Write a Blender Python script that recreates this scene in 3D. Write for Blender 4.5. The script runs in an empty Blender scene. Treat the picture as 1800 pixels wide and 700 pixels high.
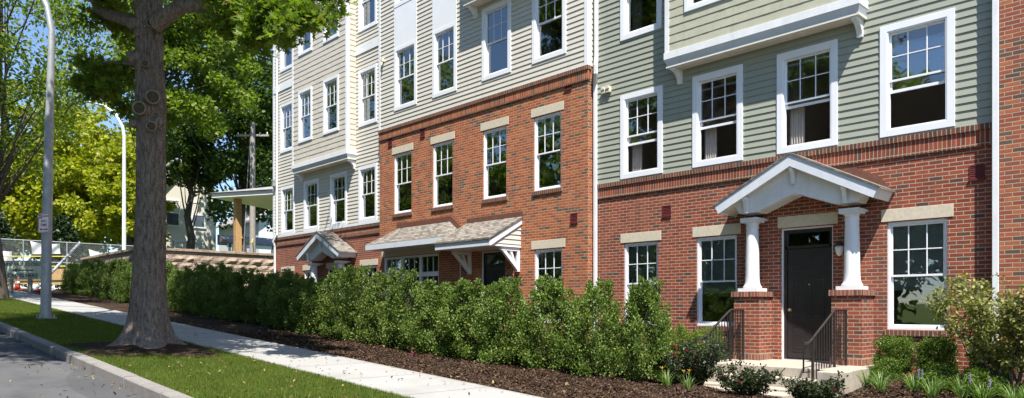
import bpy, math, random
import numpy as np
from mathutils import Vector, Matrix
random.seed(7)
rng = np.random.default_rng(11)
scene = bpy.context.scene
COL = scene.collection
R = math.radians

# ------------------------------------------------------------------ basics
def tag(o, label=None, cat=None, group=None, kind=None):
    if label: o['label'] = label
    if cat: o['category'] = cat
    if group: o['group'] = group
    if kind: o['kind'] = kind
    return o

def empty(name, loc=(0, 0, 0), parent=None):
    o = bpy.data.objects.new(name, None)
    o.empty_display_size = 0.2
    COL.objects.link(o)
    o.location = loc
    if parent: o.parent = parent
    return o

def copy_tree(o, parent=None):
    c = o.copy(); COL.objects.link(c)
    if parent:
        c.parent = parent
        c.matrix_parent_inverse = o.matrix_parent_inverse.copy()
    for ch in list(o.children):
        copy_tree(ch, c)
    return c

class MB:
    """collects faces and links them as one mesh object (world coordinates minus origin)"""
    def __init__(self):
        self.v = []; self.f = []; self.m = []; self.s = []
    def add(self, verts, faces, mi=0, smooth=False):
        b = len(self.v)
        self.v += [tuple(p) for p in verts]
        for f in faces:
            self.f.append([b + i for i in f]); self.m.append(mi); self.s.append(smooth)
        return self
    def box(self, x0, x1, y0, y1, z0, z1, mi=0):
        if x0 > x1: x0, x1 = x1, x0
        if y0 > y1: y0, y1 = y1, y0
        if z0 > z1: z0, z1 = z1, z0
        v = [(x0,y0,z0),(x1,y0,z0),(x1,y1,z0),(x0,y1,z0),(x0,y0,z1),(x1,y0,z1),(x1,y1,z1),(x0,y1,z1)]
        f = [(0,3,2,1),(4,5,6,7),(0,1,5,4),(1,2,6,5),(2,3,7,6),(3,0,4,7)]
        return self.add(v, f, mi)
    def prism(self, pts, d, mi=0):
        """pts: planar polygon (list of 3d), extruded by vector d"""
        n = len(pts); d = Vector(d)
        a = [Vector(p) for p in pts]; b = [p + d for p in a]
        f = [tuple(range(n))[::-1], tuple(range(n, 2*n))]
        for i in range(n):
            j = (i+1) % n
            f.append((i, j, n+j, n+i))
        return self.add(a+b, f, mi)
    def tube(self, pts, rads, seg=8, mi=0, cap=True, smooth=True):
        pts = [Vector(p) for p in pts]
        if not hasattr(rads, '__len__'): rads = [rads]*len(pts)
        rings = []; up = Vector((0.13, 0.21, 1)).normalized(); prev = None
        for i, p in enumerate(pts):
            if i == 0: t = pts[1]-p
            elif i == len(pts)-1: t = p-pts[i-1]
            else: t = pts[i+1]-pts[i-1]
            t.normalize()
            if prev is None:
                a = up.cross(t)
                if a.length < 0.05: a = Vector((1,0,0)).cross(t)
            else:
                a = prev - t*prev.dot(t)
            a.normalize(); prev = a; b = t.cross(a)
            rings.append([p + (a*math.cos(2*math.pi*k/seg)+b*math.sin(2*math.pi*k/seg))*rads[i] for k in range(seg)])
        v = [q for r in rings for q in r]; f = []
        for i in range(len(rings)-1):
            for k in range(seg):
                k2 = (k+1) % seg
                f.append((i*seg+k, i*seg+k2, (i+1)*seg+k2, (i+1)*seg+k))
        self.add(v, f, mi, smooth)
        if cap:
            self.add(rings[0], [tuple(range(seg))[::-1]], mi); self.add(rings[-1], [tuple(range(seg))], mi)
        return self
    def lathe(self, cx, cy, prof, seg=24, mi=0, smooth=True):
        v = []; f = []
        for (r, z) in prof:
            for k in range(seg):
                a = 2*math.pi*k/seg
                v.append((cx+r*math.cos(a), cy+r*math.sin(a), z))
        for i in range(len(prof)-1):
            for k in range(seg):
                k2 = (k+1) % seg
                f.append((i*seg+k, i*seg+k2, (i+1)*seg+k2, (i+1)*seg+k))
        f.append(tuple(range(seg))[::-1]); n = (len(prof)-1)*seg
        f.append(tuple(range(n, n+seg)))
        return self.add(v, f, mi, smooth)
    def build(self, name, mats, parent=None, origin=None, bevel=0, autosmooth=False):
        me = bpy.data.meshes.new(name)
        me.from_pydata(self.v, [], self.f)
        if not isinstance(mats, (list, tuple)): mats = [mats]
        for m in mats: me.materials.append(m)
        me.polygons.foreach_set('material_index', self.m)
        me.polygons.foreach_set('use_smooth', self.s)
        o = bpy.data.objects.new(name, me)
        COL.objects.link(o)
        place(o, parent, origin)
        me.update()
        if bevel:
            bv = o.modifiers.new('bevel', 'BEVEL'); bv.width = bevel; bv.segments = 2; bv.limit_method = 'ANGLE'
            bv.harden_normals = False
        return o

def world_of(o):
    v = Vector((0,0,0))
    while o is not None:
        v += o.location; o = o.parent
    return v

def place(o, parent=None, origin=None):
    """mesh data is in world coordinates; moves the data so the object's origin sits sensibly"""
    if origin is None and parent is not None: origin = world_of(parent)
    if origin is None: origin = Vector((0,0,0))
    origin = Vector(origin)
    if origin.length > 0 and o.type == 'MESH': o.data.transform(Matrix.Translation(-origin))
    if parent is not None:
        o.parent = parent; o.location = origin - world_of(parent)
    else:
        o.location = origin

def np_mesh(name, V, F, mat, parent=None, origin=None, smooth=False):
    """V (n,3), F (m,k) arrays"""
    me = bpy.data.meshes.new(name)
    n, (m, k) = len(V), F.shape
    me.vertices.add(n); me.vertices.foreach_set('co', np.ascontiguousarray(V, dtype=np.float32).ravel())
    me.loops.add(m*k); me.loops.foreach_set('vertex_index', np.ascontiguousarray(F, dtype=np.int32).ravel())
    me.polygons.add(m)
    me.polygons.foreach_set('loop_start', np.arange(0, m*k, k, dtype=np.int32))
    me.polygons.foreach_set('loop_total', np.full(m, k, dtype=np.int32))
    if smooth: me.polygons.foreach_set('use_smooth', np.ones(m, dtype=bool))
    me.update(calc_edges=True)
    mats = mat if isinstance(mat, (list, tuple)) else [mat]
    for q in mats: me.materials.append(q)
    o = bpy.data.objects.new(name, me); COL.objects.link(o)
    place(o, parent, origin)
    return o

# ------------------------------------------------------------------ materials
class NT:
    def __init__(self, name):
        self.mat = bpy.data.materials.new(name); self.mat.use_nodes = True
        self.t = self.mat.node_tree; self.n = self.t.nodes; self.n.clear()
        self.out = self.n.new('ShaderNodeOutputMaterial')
    def node(self, typ, **kw):
        n = self.n.new(typ)
        for k, v in kw.items(): setattr(n, k, v)
        return n
    def link(self, a, b): self.t.links.new(a, b)
    def math(self, op, a, b=None, c=None, clamp=False):
        n = self.node('ShaderNodeMath', operation=op); n.use_clamp = clamp
        for i, x in enumerate((a, b, c)):
            if x is None: continue
            if isinstance(x, (int, float)): n.inputs[i].default_value = x
            else: self.link(x, n.inputs[i])
        return n.outputs[0]
    def ramp(self, fac, stops, interp='LINEAR'):
        n = self.node('ShaderNodeValToRGB'); n.color_ramp.interpolation = interp
        els = n.color_ramp.elements
        while len(els) < len(stops): els.new(0.5)
        for e, (p, c) in zip(els, stops):
            e.position = p; e.color = (*c, 1) if len(c) == 3 else c
        self.link(fac, n.inputs[0]); return n.outputs[0]
    def noise(self, vec, scale, detail=4, rough=0.55, dim='3D'):
        n = self.node('ShaderNodeTexNoise'); n.inputs['Scale'].default_value = scale
        n.inputs['Detail'].default_value = detail; n.inputs['Roughness'].default_value = rough
        if vec is not None: self.link(vec, n.inputs['Vector'])
        return n.outputs['Fac']
    def mix(self, fac, a, b, mode='MIX'):
        n = self.node('ShaderNodeMix', data_type='RGBA', blend_type=mode)
        for s, x in ((n.inputs[0], fac), (n.inputs[6], a), (n.inputs[7], b)):
            if isinstance(x, (int, float)): s.default_value = x
            elif isinstance(x, tuple): s.default_value = (*x, 1) if len(x) == 3 else x
            else: self.link(x, s)
        return n.outputs[2]
    def bump(self, h, strength=0.5, dist=0.01):
        n = self.node('ShaderNodeBump'); n.inputs['Strength'].default_value = strength
        n.inputs['Distance'].default_value = dist; self.link(h, n.inputs['Height']); return n.outputs[0]
    def pos(self):
        return self.node('ShaderNodeNewGeometry').outputs['Position']
    def obj(self):
        return self.node('ShaderNodeTexCoord').outputs['Object']
    def scalev(self, vec, s):
        n = self.node('ShaderNodeVectorMath', operation='MULTIPLY'); self.link(vec, n.inputs[0]); n.inputs[1].default_value = s
        return n.outputs[0]
    def principled(self, color, rough=0.6, normal=None, spec=0.5, metallic=0.0, coat=0):
        p = self.node('ShaderNodeBsdfPrincipled')
        if isinstance(color, tuple): p.inputs['Base Color'].default_value = (*color, 1)
        else: self.link(color, p.inputs['Base Color'])
        if isinstance(rough, (int, float)): p.inputs['Roughness'].default_value = rough
        else: self.link(rough, p.inputs['Roughness'])
        p.inputs['Specular IOR Level'].default_value = spec
        p.inputs['Metallic'].default_value = metallic
        if normal is not None: self.link(normal, p.inputs['Normal'])
        return p
    def surf(self, sh):
        self.link(sh, self.out.inputs['Surface']); return self.mat

def brick_mat(name, ramp, w=0.2032, h=0.0677, offset=0.5, mortar=(0.44, 0.365, 0.26), jw=0.0125, u0=0.0, v0=0.0):
    t = NT(name)
    geo = t.node('ShaderNodeNewGeometry')
    sp = t.node('ShaderNodeSeparateXYZ'); t.link(geo.outputs['Position'], sp.inputs[0])
    sn = t.node('ShaderNodeSeparateXYZ'); t.link(geo.outputs['True Normal'], sn.inputs[0])
    side = t.math('GREATER_THAN', t.math('ABSOLUTE', sn.outputs[0]), 0.6)
    top = t.math('GREATER_THAN', t.math('ABSOLUTE', sn.outputs[2]), 0.6)
    # u: X on front faces, Y on side faces;   v: Z (Y on top faces)
    u = t.math('ADD', t.math('MULTIPLY', sp.outputs[0], t.math('SUBTRACT', 1.0, side)), t.math('MULTIPLY', sp.outputs[1], side))
    v = t.math('ADD', t.math('MULTIPLY', sp.outputs[2], t.math('SUBTRACT', 1.0, top)), t.math('MULTIPLY', sp.outputs[1], top))
    # brick edges are never perfectly straight
    wob = t.noise(geo.outputs['Position'], 9.0, 2)
    u = t.math('ADD', u, t.math('MULTIPLY', t.math('SUBTRACT', wob, 0.5), 0.012))
    v = t.math('ADD', v, t.math('MULTIPLY', t.math('SUBTRACT', wob, 0.5), 0.006))
    vv = t.math('DIVIDE', t.math('ADD', v, v0), h)
    row = t.math('FLOOR', vv)
    uu = t.math('ADD', t.math('DIVIDE', t.math('ADD', u, u0), w), t.math('MULTIPLY', t.math('MODULO', t.math('ADD', row, 200.0), 2.0), offset))
    col = t.math('FLOOR', uu)
    fx = t.math('MULTIPLY', t.math('SUBTRACT', uu, col), w)
    fy = t.math('MULTIPLY', t.math('SUBTRACT', vv, row), h)
    dx = t.math('MINIMUM', fx, t.math('SUBTRACT', w, fx))
    dy = t.math('MINIMUM', fy, t.math('SUBTRACT', h, fy))
    d = t.math('MINIMUM', dx, dy)
    mask = t.math('MULTIPLY', t.math('SUBTRACT', d, jw*0.5-0.001), 1/0.003, clamp=True)   # 1 on brick
    cid = t.node('ShaderNodeCombineXYZ'); t.link(col, cid.inputs[0]); t.link(row, cid.inputs[1])
    wn = t.node('ShaderNodeTexWhiteNoise', noise_dimensions='3D'); t.link(cid.outputs[0], wn.inputs['Vector'])
    base = t.ramp(wn.outputs['Value'], ramp, 'LINEAR')
    n1 = t.noise(geo.outputs['Position'], 45.0, 4, 0.6)
    base = t.mix(t.math('MULTIPLY', t.math('SUBTRACT', n1, 0.45), 1.1, clamp=True), base, (0.12, 0.035, 0.025), 'MIX')
    big = t.noise(geo.outputs['Position'], 0.7, 3)
    mot = t.mix(t.noise(geo.outputs['Position'], 4.0, 3), mortar, tuple(c*0.72 for c in mortar))
    c = t.mix(mask, mot, base)
    c = t.mix(t.math('MULTIPLY', t.math('SUBTRACT', big, 0.5), 0.9, clamp=True), c, (0.2, 0.12, 0.09))
    stn = t.noise(t.scalev(geo.outputs['Position'], (3.0, 3.0, 0.35)), 1.0, 5, 0.65)
    c = t.mix(t.math('MULTIPLY', t.math('SUBTRACT', stn, 0.54), 2.2, clamp=True), c, (0.11, 0.06, 0.045))
    hh = t.math('ADD', t.math('MULTIPLY', mask, 1.0), t.math('MULTIPLY', n1, 0.35))
    b = t.bump(hh, 0.7, 0.006)
    return t.surf(t.principled(c, 0.85, b, 0.25).outputs[0])

def plain_mat(name, col, rough=0.5, var=0.06, scale=6.0, bump=0.0, bscale=60.0, spec=0.4, metallic=0.0, dirt=0.0):
    t = NT(name); p = t.pos()
    n = t.noise(p, scale, 5, 0.6)
    dark = tuple(c*(1-var*2.2) for c in col); lite = tuple(min(1, c*(1+var)) for c in col)
    c = t.ramp(n, [(0.3, dark), (0.7, lite)])
    if dirt:
        sp = t.scalev(p, (9.0, 9.0, 0.9))
        st = t.noise(sp, 1.0, 5, 0.65)
        c = t.mix(t.math('MULTIPLY', t.math('SUBTRACT', st, 0.52), dirt*4, clamp=True), c, tuple(x*0.55 for x in col))
    nrm = t.bump(t.noise(p, bscale, 3), bump, 0.004) if bump else None
    return t.surf(t.principled(c, rough, nrm, spec, metallic).outputs[0])

def siding_mat(name, col, exposure, shake=False):
    t = NT(name); p = t.pos()
    sp = t.scalev(p, (2.0, 2.0, 60.0))
    n = t.noise(sp, 1.0, 3)
    sep = t.node('ShaderNodeSeparateXYZ'); t.link(p, sep.inputs[0])
    c = t.ramp(n, [(0.25, tuple(x*0.93 for x in col)), (0.75, tuple(min(1, x*1.04) for x in col))])
    big = t.noise(p, 0.8, 3)
    c = t.mix(t.math('MULTIPLY', t.math('SUBTRACT', big, 0.45), 0.6, clamp=True), c, tuple(x*0.86 for x in col))
    strk = t.noise(t.scalev(p, (7.0, 7.0, 0.5)), 1.0, 4, 0.6)
    c = t.mix(t.math('MULTIPLY', t.math('SUBTRACT', strk, 0.56), 1.6, clamp=True), c, tuple(x*0.74 for x in col))
    h = t.noise(t.scalev(p, (3.0, 3.0, 140.0)), 1.0, 2)
    if shake:
        row = t.math('FLOOR', t.math('DIVIDE', sep.outputs[2], exposure))
        cmb = t.node('ShaderNodeCombineXYZ'); t.link(t.math('ADD', t.math('MULTIPLY', sep.outputs[0], 9.0), t.math('MULTIPLY', row, 3.37)), cmb.inputs[0]); t.link(row, cmb.inputs[1])
        vo = t.node('ShaderNodeTexVoronoi', feature='F1'); vo.inputs['Scale'].default_value = 1.0
        t.link(cmb.outputs[0], vo.inputs['Vector'])
        sc_ = t.node('ShaderNodeSeparateXYZ'); t.link(vo.outputs['Color'], sc_.inputs[0])
        c = t.mix(t.math('MULTIPLY', sc_.outputs[0], 0.35), c, tuple(x*0.78 for x in col))
        lines = t.noise(t.scalev(p, (120.0, 120.0, 2.0)), 1.0, 2)
        h = t.math('ADD', h, lines)
    return t.surf(t.principled(c, 0.5, t.bump(h, 0.25, 0.003), 0.35).outputs[0])

def leaf_mat(name, cols, trans=0.35, rough=0.5, spec=0.4):
    """cols: list of (pos, colour) over random-per-leaf"""
    t = NT(name)
    g = t.node('ShaderNodeNewGeometry')
    c = t.ramp(g.outputs['Random Per Island'], cols)
    oi = t.node('ShaderNodeObjectInfo')      # every plant has its own tone
    c = t.mix(t.math('MULTIPLY', oi.outputs['Random'], 0.22), c, tuple(v*0.45 for v in cols[len(cols)//2][1]))
    c = t.mix(t.math('MULTIPLY', t.math('SUBTRACT', t.noise(g.outputs['Position'], 1.6, 2), 0.42), 1.2, clamp=True), c, cols[-1][1] if name not in ('oak leaves', 'rose leaves', 'fallen leaves', 'bark chips', 'grass blades') else cols[len(cols)//2][1])
    p = t.principled(c, rough, None, spec)
    tr = t.node('ShaderNodeBsdfTranslucent')
    c2 = t.mix(1.0, c, (1.0, 1.25, 0.45), 'MULTIPLY'); t.link(c2, tr.inputs['Color'])
    m = t.node('ShaderNodeMixShader'); m.inputs[0].default_value = trans
    t.link(p.outputs[0], m.inputs[1]); t.link(tr.outputs[0], m.inputs[2])
    return t.surf(m.outputs[0])

def bark_mat(name, dark, lite, sc=1.0):
    t = NT(name); p = t.pos()
    s = t.scalev(p, (22.0*sc, 22.0*sc, 5.0*sc))
    n = t.math('ADD', t.math('MULTIPLY', t.noise(s, 1.0, 6, 0.75), 0.62), t.math('MULTIPLY', t.noise(t.scalev(p, (70.0, 70.0, 30.0)), 1.0, 3, 0.7), 0.38))
    pl = t.noise(p, 2.0, 4)
    c = t.ramp(n, [(0.38, dark), (0.58, lite)])
    c = t.mix(t.math('MULTIPLY', t.math('SUBTRACT', pl, 0.45), 1.2, clamp=True), c, tuple(x*0.6 for x in lite))
    return t.surf(t.principled(c, 0.9, t.bump(n, 1.0, 0.03), 0.2).outputs[0])

M = {}
RED = [(0.0, (0.085, 0.050, 0.042)), (0.05, (0.12, 0.06, 0.05)), (0.10, (0.19, 0.046, 0.028)), (0.55, (0.26, 0.056, 0.032)), (1.0, (0.33, 0.080, 0.043))]
ORG = [(0.0, (0.10, 0.072, 0.05)), (0.07, (0.14, 0.09, 0.06)), (0.13, (0.28, 0.072, 0.030)), (0.55, (0.40, 0.100, 0.034)), (1.0, (0.46, 0.15, 0.055))]
MIXB = [(0.0, (0.10, 0.07, 0.055)), (0.16, (0.15, 0.09, 0.065)), (0.22, (0.24, 0.07, 0.045)), (0.6, (0.33, 0.085, 0.045)), (1.0, (0.42, 0.14, 0.06))]
M['brick_red'] = brick_mat('red brick', RED)
M['brick_orange'] = brick_mat('orange brick', ORG)
M['brick_mixed'] = brick_mat('mixed brick', MIXB)
M['soldier_red'] = brick_mat('red soldier course', RED, w=0.0677, h=0.4, offset=0.0, v0=0.11)
M['soldier_orange'] = brick_mat('orange soldier course', ORG, w=0.0677, h=0.4, offset=0.0, v0=0.11)
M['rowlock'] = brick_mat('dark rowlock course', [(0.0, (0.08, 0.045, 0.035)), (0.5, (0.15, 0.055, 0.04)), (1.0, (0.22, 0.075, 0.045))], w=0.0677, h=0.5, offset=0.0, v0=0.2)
M['rowlock_pedestal'] = brick_mat('pedestal cap course', [(0.0, (0.10, 0.055, 0.045)), (0.25, (0.22, 0.075, 0.05)), (1.0, (0.38, 0.13, 0.085))], w=0.0677, h=0.5, offset=0.0, v0=0.2)  # lighter brick mix than the belt rowlock, for pedestal bases and caps
M['white'] = plain_mat('white painted trim', (0.76, 0.77, 0.78), 0.45, 0.04, 3, 0.1, 40, dirt=0.25)
M['vinyl'] = plain_mat('white vinyl', (0.78, 0.79, 0.82), 0.35, 0.02, 3)
M['fascia'] = plain_mat('pale painted fascia', (0.62, 0.65, 0.70), 0.5, 0.04, 4, dirt=0.15)
M['soffit'] = plain_mat('beadboard soffit', (0.72, 0.68, 0.60), 0.6, 0.03, 4)
M['cream_board'] = plain_mat('cream board', (0.68, 0.62, 0.50), 0.6, 0.04, 5)
M['lintel'] = plain_mat('cast stone lintel', (0.60, 0.53, 0.41), 0.85, 0.06, 18, 0.3, 150, 0.2)
M['sid_tan'] = siding_mat('cream siding', (0.575, 0.54, 0.47), 0.127)
M['sid_green'] = siding_mat('sage siding', (0.310, 0.322, 0.262), 0.127)
M['shake_cream'] = siding_mat('cream shake siding', (0.59, 0.54, 0.455), 0.18, True)
M['shake_green'] = siding_mat('pale sage shake siding', (0.45, 0.44, 0.335), 0.18, True)
M['door'] = plain_mat('black door paint', (0.030, 0.027, 0.028), 0.28, 0.1, 5, spec=0.5)
M['door_navy'] = plain_mat('dark navy door paint', (0.012, 0.014, 0.024), 0.35, 0.1, 5, spec=0.5)
M['iron'] = plain_mat('dark painted iron', (0.045, 0.038, 0.036), 0.4, 0.15, 30, spec=0.5, metallic=0.3)
M['copper'] = plain_mat('weathered copper', (0.20, 0.085, 0.058), 0.5, 0.12, 12, spec=0.5, metallic=0.25, dirt=0.3)
M['vent'] = plain_mat('maroon vent', (0.13, 0.02, 0.02), 0.6, 0.1, 10)
M['concrete'] = plain_mat('stoop concrete', (0.43, 0.38, 0.31), 0.9, 0.08, 7, 0.4, 120, 0.2, dirt=0.2)
M['steel'] = plain_mat('galvanised steel', (0.42, 0.44, 0.46), 0.5, 0.1, 9, 0.1, 80, 0.5, 0.35, dirt=0.25)
M['interior'] = plain_mat('room paint', (0.60, 0.54, 0.48), 0.9, 0.03, 2)
M['curtain'] = plain_mat('curtain cloth', (0.36, 0.32, 0.29), 0.9, 0.08, 6)
M['blind'] = plain_mat('slatted blind', (0.85, 0.87, 0.84), 0.6, 0.03, 6)
M['wood_post'] = plain_mat('new timber', (0.48, 0.29, 0.13), 0.8, 0.12, 10)
M['pole_wood'] = bark_mat('old pole timber', (0.22, 0.19, 0.17), (0.42, 0.37, 0.33))
M['plastic_white'] = plain_mat('white sheet', (0.75, 0.76, 0.80), 0.7, 0.04, 3)
M['sign_white'] = plain_mat('sign white', (0.80, 0.80, 0.80), 0.5, 0.02, 3)
M['sign_red'] = plain_mat('sign red', (0.50, 0.03, 0.035), 0.5, 0.04, 3)
M['sign_grey'] = plain_mat('faded sign board', (0.52, 0.56, 0.47), 0.6, 0.05, 3)
M['black'] = plain_mat('black paint', (0.025, 0.025, 0.028), 0.6, 0.05, 3)
M['cone'] = plain_mat('cone orange', (0.75, 0.10, 0.03), 0.5, 0.06, 6)
M['plywood'] = plain_mat('plywood sheet', (0.55, 0.36, 0.17), 0.8, 0.1, 3)
M['yellow'] = plain_mat('yellow tape', (0.75, 0.60, 0.05), 0.5, 0.05, 6)
M['pink'] = plain_mat('pink flagging', (0.85, 0.08, 0.30), 0.5, 0.05, 6)
M['red_cloth'] = plain_mat('red plastic', (0.55, 0.03, 0.04), 0.5, 0.1, 6)
M['house_white'] = siding_mat('neighbour cream siding', (0.66, 0.62, 0.52), 0.12)
M['house_blue'] = siding_mat('neighbour white siding', (0.68, 0.72, 0.76), 0.12)
M['roof_grey'] = plain_mat('grey roof', (0.30, 0.29, 0.30), 0.9, 0.12, 3)
M['lampglass'] = plain_mat('frosted lamp glass', (0.75, 0.74, 0.72), 0.25, 0.01, 3, spec=0.6)
M['farpane'] = plain_mat('dark far pane', (0.07, 0.085, 0.10), 0.15, 0.05, 3, spec=0.8)
M['brass'] = plain_mat('brass', (0.55, 0.45, 0.28), 0.3, 0.05, 8, spec=0.6, metallic=0.9)

def glass_mat():
    t = NT('window glass')
    g = t.pos()
    wav = t.bump(t.noise(g, 1.7, 2), 0.12, 0.02)
    gl = t.node('ShaderNodeBsdfGlossy'); gl.inputs['Roughness'].default_value = 0.012
    gl.inputs['Color'].default_value = (0.92, 0.96, 1.0, 1); t.link(wav, gl.inputs['Normal'])
    tr = t.node('ShaderNodeBsdfTransparent'); tr.inputs['Color'].default_value = (0.90, 0.94, 0.92, 1)
    fr = t.node('ShaderNodeFresnel'); fr.inputs['IOR'].default_value = 1.9
    f2 = t.math('ADD', t.math('MULTIPLY', fr.outputs[0], 1.5), 0.07, clamp=True)
    m = t.node('ShaderNodeMixShader'); t.link(f2, m.inputs[0])
    t.link(tr.outputs[0], m.inputs[1]); t.link(gl.outputs[0], m.inputs[2])
    return t.surf(m.outputs[0])
M['glass'] = glass_mat()

def shingle_mat():
    t = NT('asphalt shingles')
    tc = t.node('ShaderNodeNewGeometry'); p = tc.outputs['Position']
    sp = t.node('ShaderNodeSeparateXYZ'); t.link(p, sp.inputs[0])
    row = t.math('FLOOR', t.math('MULTIPLY', sp.outputs[2], 16.0))     # courses follow height
    hu = t.math('ADD', sp.outputs[0], sp.outputs[1])
    colm = t.math('FLOOR', t.math('ADD', t.math('MULTIPLY', hu, 7.5), t.math('MULTIPLY', row, 0.37)))
    cid = t.node('ShaderNodeCombineXYZ'); t.link(colm, cid.inputs[0]); t.link(row, cid.inputs[1])
    wn = t.node('ShaderNodeTexWhiteNoise'); t.link(cid.outputs[0], wn.inputs['Vector'])
    c = t.ramp(wn.outputs['Value'], [(0, (0.13, 0.115, 0.10)), (0.5, (0.23, 0.205, 0.175)), (1, (0.32, 0.285, 0.245))])
    fr = t.math('FRACT', t.math('MULTIPLY', sp.outputs[2], 16.0))
    c = t.mix(t.math('LESS_THAN', fr, 0.16), c, (0.08, 0.07, 0.06))
    n = t.noise(p, 220, 2)
    c = t.mix(t.math('MULTIPLY', n, 0.35), c, (0.1, 0.09, 0.08))
    return t.surf(t.principled(c, 0.95, t.bump(t.math('ADD', fr, n), 0.5, 0.006), 0.1).outputs[0])
M['shingle'] = shingle_mat()

def ground_mats():
    # lawn soil / short turf base
    t = NT('lawn turf'); p = t.pos()
    n = t.noise(p, 2.2, 5); n2 = t.noise(p, 60, 3, 0.7); n3 = t.noise(p, 0.6, 3)
    c = t.ramp(n2, [(0.3, (0.035, 0.060, 0.010)), (0.7, (0.10, 0.150, 0.025))])
    c = t.mix(t.math('MULTIPLY', t.math('SUBTRACT', n, 0.52), 4.0, clamp=True), c, (0.26, 0.22, 0.08))
    c = t.mix(t.math('MULTIPLY', t.math('SUBTRACT', n3, 0.5), 1.0, clamp=True), c, (0.05, 0.09, 0.015))
    M['turf'] = t.surf(t.principled(c, 0.9, t.bump(n2, 0.8, 0.03), 0.15).outputs[0])
    # asphalt
    t = NT('asphalt'); p = t.pos()
    n = t.noise(p, 220, 3, 0.7); n2 = t.noise(p, 1.3, 5); n3 = t.noise(t.scalev(p, (0.35, 2.2, 1)), 1.0, 4)
    c = t.ramp(n, [(0.3, (0.055, 0.056, 0.062)), (0.7, (0.15, 0.15, 0.152))])
    c = t.mix(t.math('MULTIPLY', t.math('SUBTRACT', n2, 0.45), 2.2, clamp=True), c, (0.055, 0.056, 0.062))
    c = t.mix(t.math('MULTIPLY', t.math('SUBTRACT', n3, 0.5), 1.6, clamp=True), c, (0.155, 0.153, 0.152))
    vo = t.node('ShaderNodeTexVoronoi', feature='DISTANCE_TO_EDGE'); vo.inputs['Scale'].default_value = 0.3
    wv = t.node('ShaderNodeVectorMath', operation='ADD'); t.link(p, wv.inputs[0])
    nn = t.node('ShaderNodeTexNoise'); nn.inputs['Scale'].default_value = 1.5; t.link(p, nn.inputs['Vector'])
    t.link(nn.outputs['Color'], wv.inputs[1]); t.link(wv.outputs[0], vo.inputs['Vector'])
    c = t.mix(t.math('MULTIPLY', t.math('LESS_THAN', vo.outputs['Distance'], 0.005), t.math('MULTIPLY', t.math('SUBTRACT', n2, 0.42), 3.0, clamp=True)), c, (0.05, 0.05, 0.05))
    pv = t.node('ShaderNodeTexVoronoi'); pv.inputs['Scale'].default_value = 0.22; t.link(t.scalev(p, (.6, 1.5, 1)), pv.inputs['Vector'])
    c = t.mix(t.math('MULTIPLY', t.math('LESS_THAN', pv.outputs['Distance'], 0.35), 0.5), c, (0.07, 0.07, 0.075))
    M['asphalt'] = t.surf(t.principled(c, 0.92, t.bump(n, 0.6, 0.008), 0.2).outputs[0])
    # sidewalk concrete with joints every 1.52 m
    t = NT('sidewalk concrete'); p = t.pos()
    sp = t.node('ShaderNodeSeparateXYZ'); t.link(p, sp.inputs[0])
    ux = t.math('DIVIDE', t.math('ADD', sp.outputs[0], 100.4), 1.52)
    fx = t.math('FRACT', ux)
    jd = t.math('MULTIPLY', t.math('MINIMUM', fx, t.math('SUBTRACT', 1.0, fx)), 1.52)
    joint = t.math('LESS_THAN', jd, 0.010)
    n = t.noise(p, 90, 4, 0.7); n2 = t.noise(p, 1.1, 5)
    wn = t.node('ShaderNodeTexWhiteNoise', noise_dimensions='1D'); t.link(t.math('FLOOR', ux), wn.inputs['W'])
    c = t.ramp(n, [(0.3, (0.29, 0.285, 0.275)), (0.7, (0.385, 0.38, 0.365))])
    c = t.mix(t.math('MULTIPLY', wn.outputs['Value'], 0.3), c, (0.27, 0.26, 0.245))
    c = t.mix(t.math('MULTIPLY', t.math('SUBTRACT', n2, 0.47), 2.2, clamp=True), c, (0.24, 0.23, 0.21))
    edge = t.math('MINIMUM', t.math('SUBTRACT', sp.outputs[1], 5.33), t.math('SUBTRACT', 6.86, sp.outputs[1]))
    st = t.math('MULTIPLY', t.math('SUBTRACT', t.noise(p, 5, 4), t.math('MULTIPLY', edge, 6.0)), 1.2, clamp=True)
    c = t.mix(st, c, (0.20, 0.18, 0.14))
    c = t.mix(joint, c, (0.14, 0.13, 0.12))
    M['sidewalk'] = t.surf(t.principled(c, 0.9, t.bump(n, 0.3, 0.004), 0.2).outputs[0])
    # mulch
    t = NT('mulch bed'); p = t.pos()
    vo = t.node('ShaderNodeTexVoronoi'); vo.inputs['Scale'].default_value = 38
    t.link(t.scalev(p, (1.0, 0.5, 1)), vo.inputs['Vector'])
    n = t.noise(p, 40, 4, 0.7); n2 = t.noise(p, 1.2, 4)
    c = t.ramp(vo.outputs['Distance'], [(0.1, (0.10, 0.062, 0.04)), (0.6, (0.022, 0.014, 0.01))])
    c = t.mix(t.math('MULTIPLY', t.math('SUBTRACT', n2, 0.42), 1.6, clamp=True), c, (0.13, 0.085, 0.06))
    M['mulch'] = t.surf(t.principled(c, 0.95, t.bump(t.math('ADD', n, vo.outputs['Distance']), 1.0, 0.03), 0.1).outputs[0])
    # granite kerb
    t = NT('granite kerb'); p = t.pos()
    n = t.noise(p, 130, 3, 0.7); n2 = t.noise(p, 3.5, 5)
    g = t.node('ShaderNodeNewGeometry')
    c = t.ramp(n, [(0.3, (0.17, 0.163, 0.155)), (0.7, (0.34, 0.325, 0.31))])
    c = t.mix(t.math('MULTIPLY', t.math('SUBTRACT', n2, 0.45), 2.4, clamp=True), c, (0.17, 0.15, 0.135))
    c = t.mix(t.math('MULTIPLY', g.outputs['Random Per Island'], 0.5), c, (0.18, 0.16, 0.145))
    M['kerb'] = t.surf(t.principled(c, 0.9, t.bump(t.math('ADD', n2, t.math('MULTIPLY', n, 0.3)), 0.8, 0.015), 0.2).outputs[0])
    # split-faced block wall
    t = NT('split faced block'); p = t.pos()
    n = t.noise(p, 3.5, 6, 0.65); n2 = t.noise(p, 26, 4)
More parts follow.
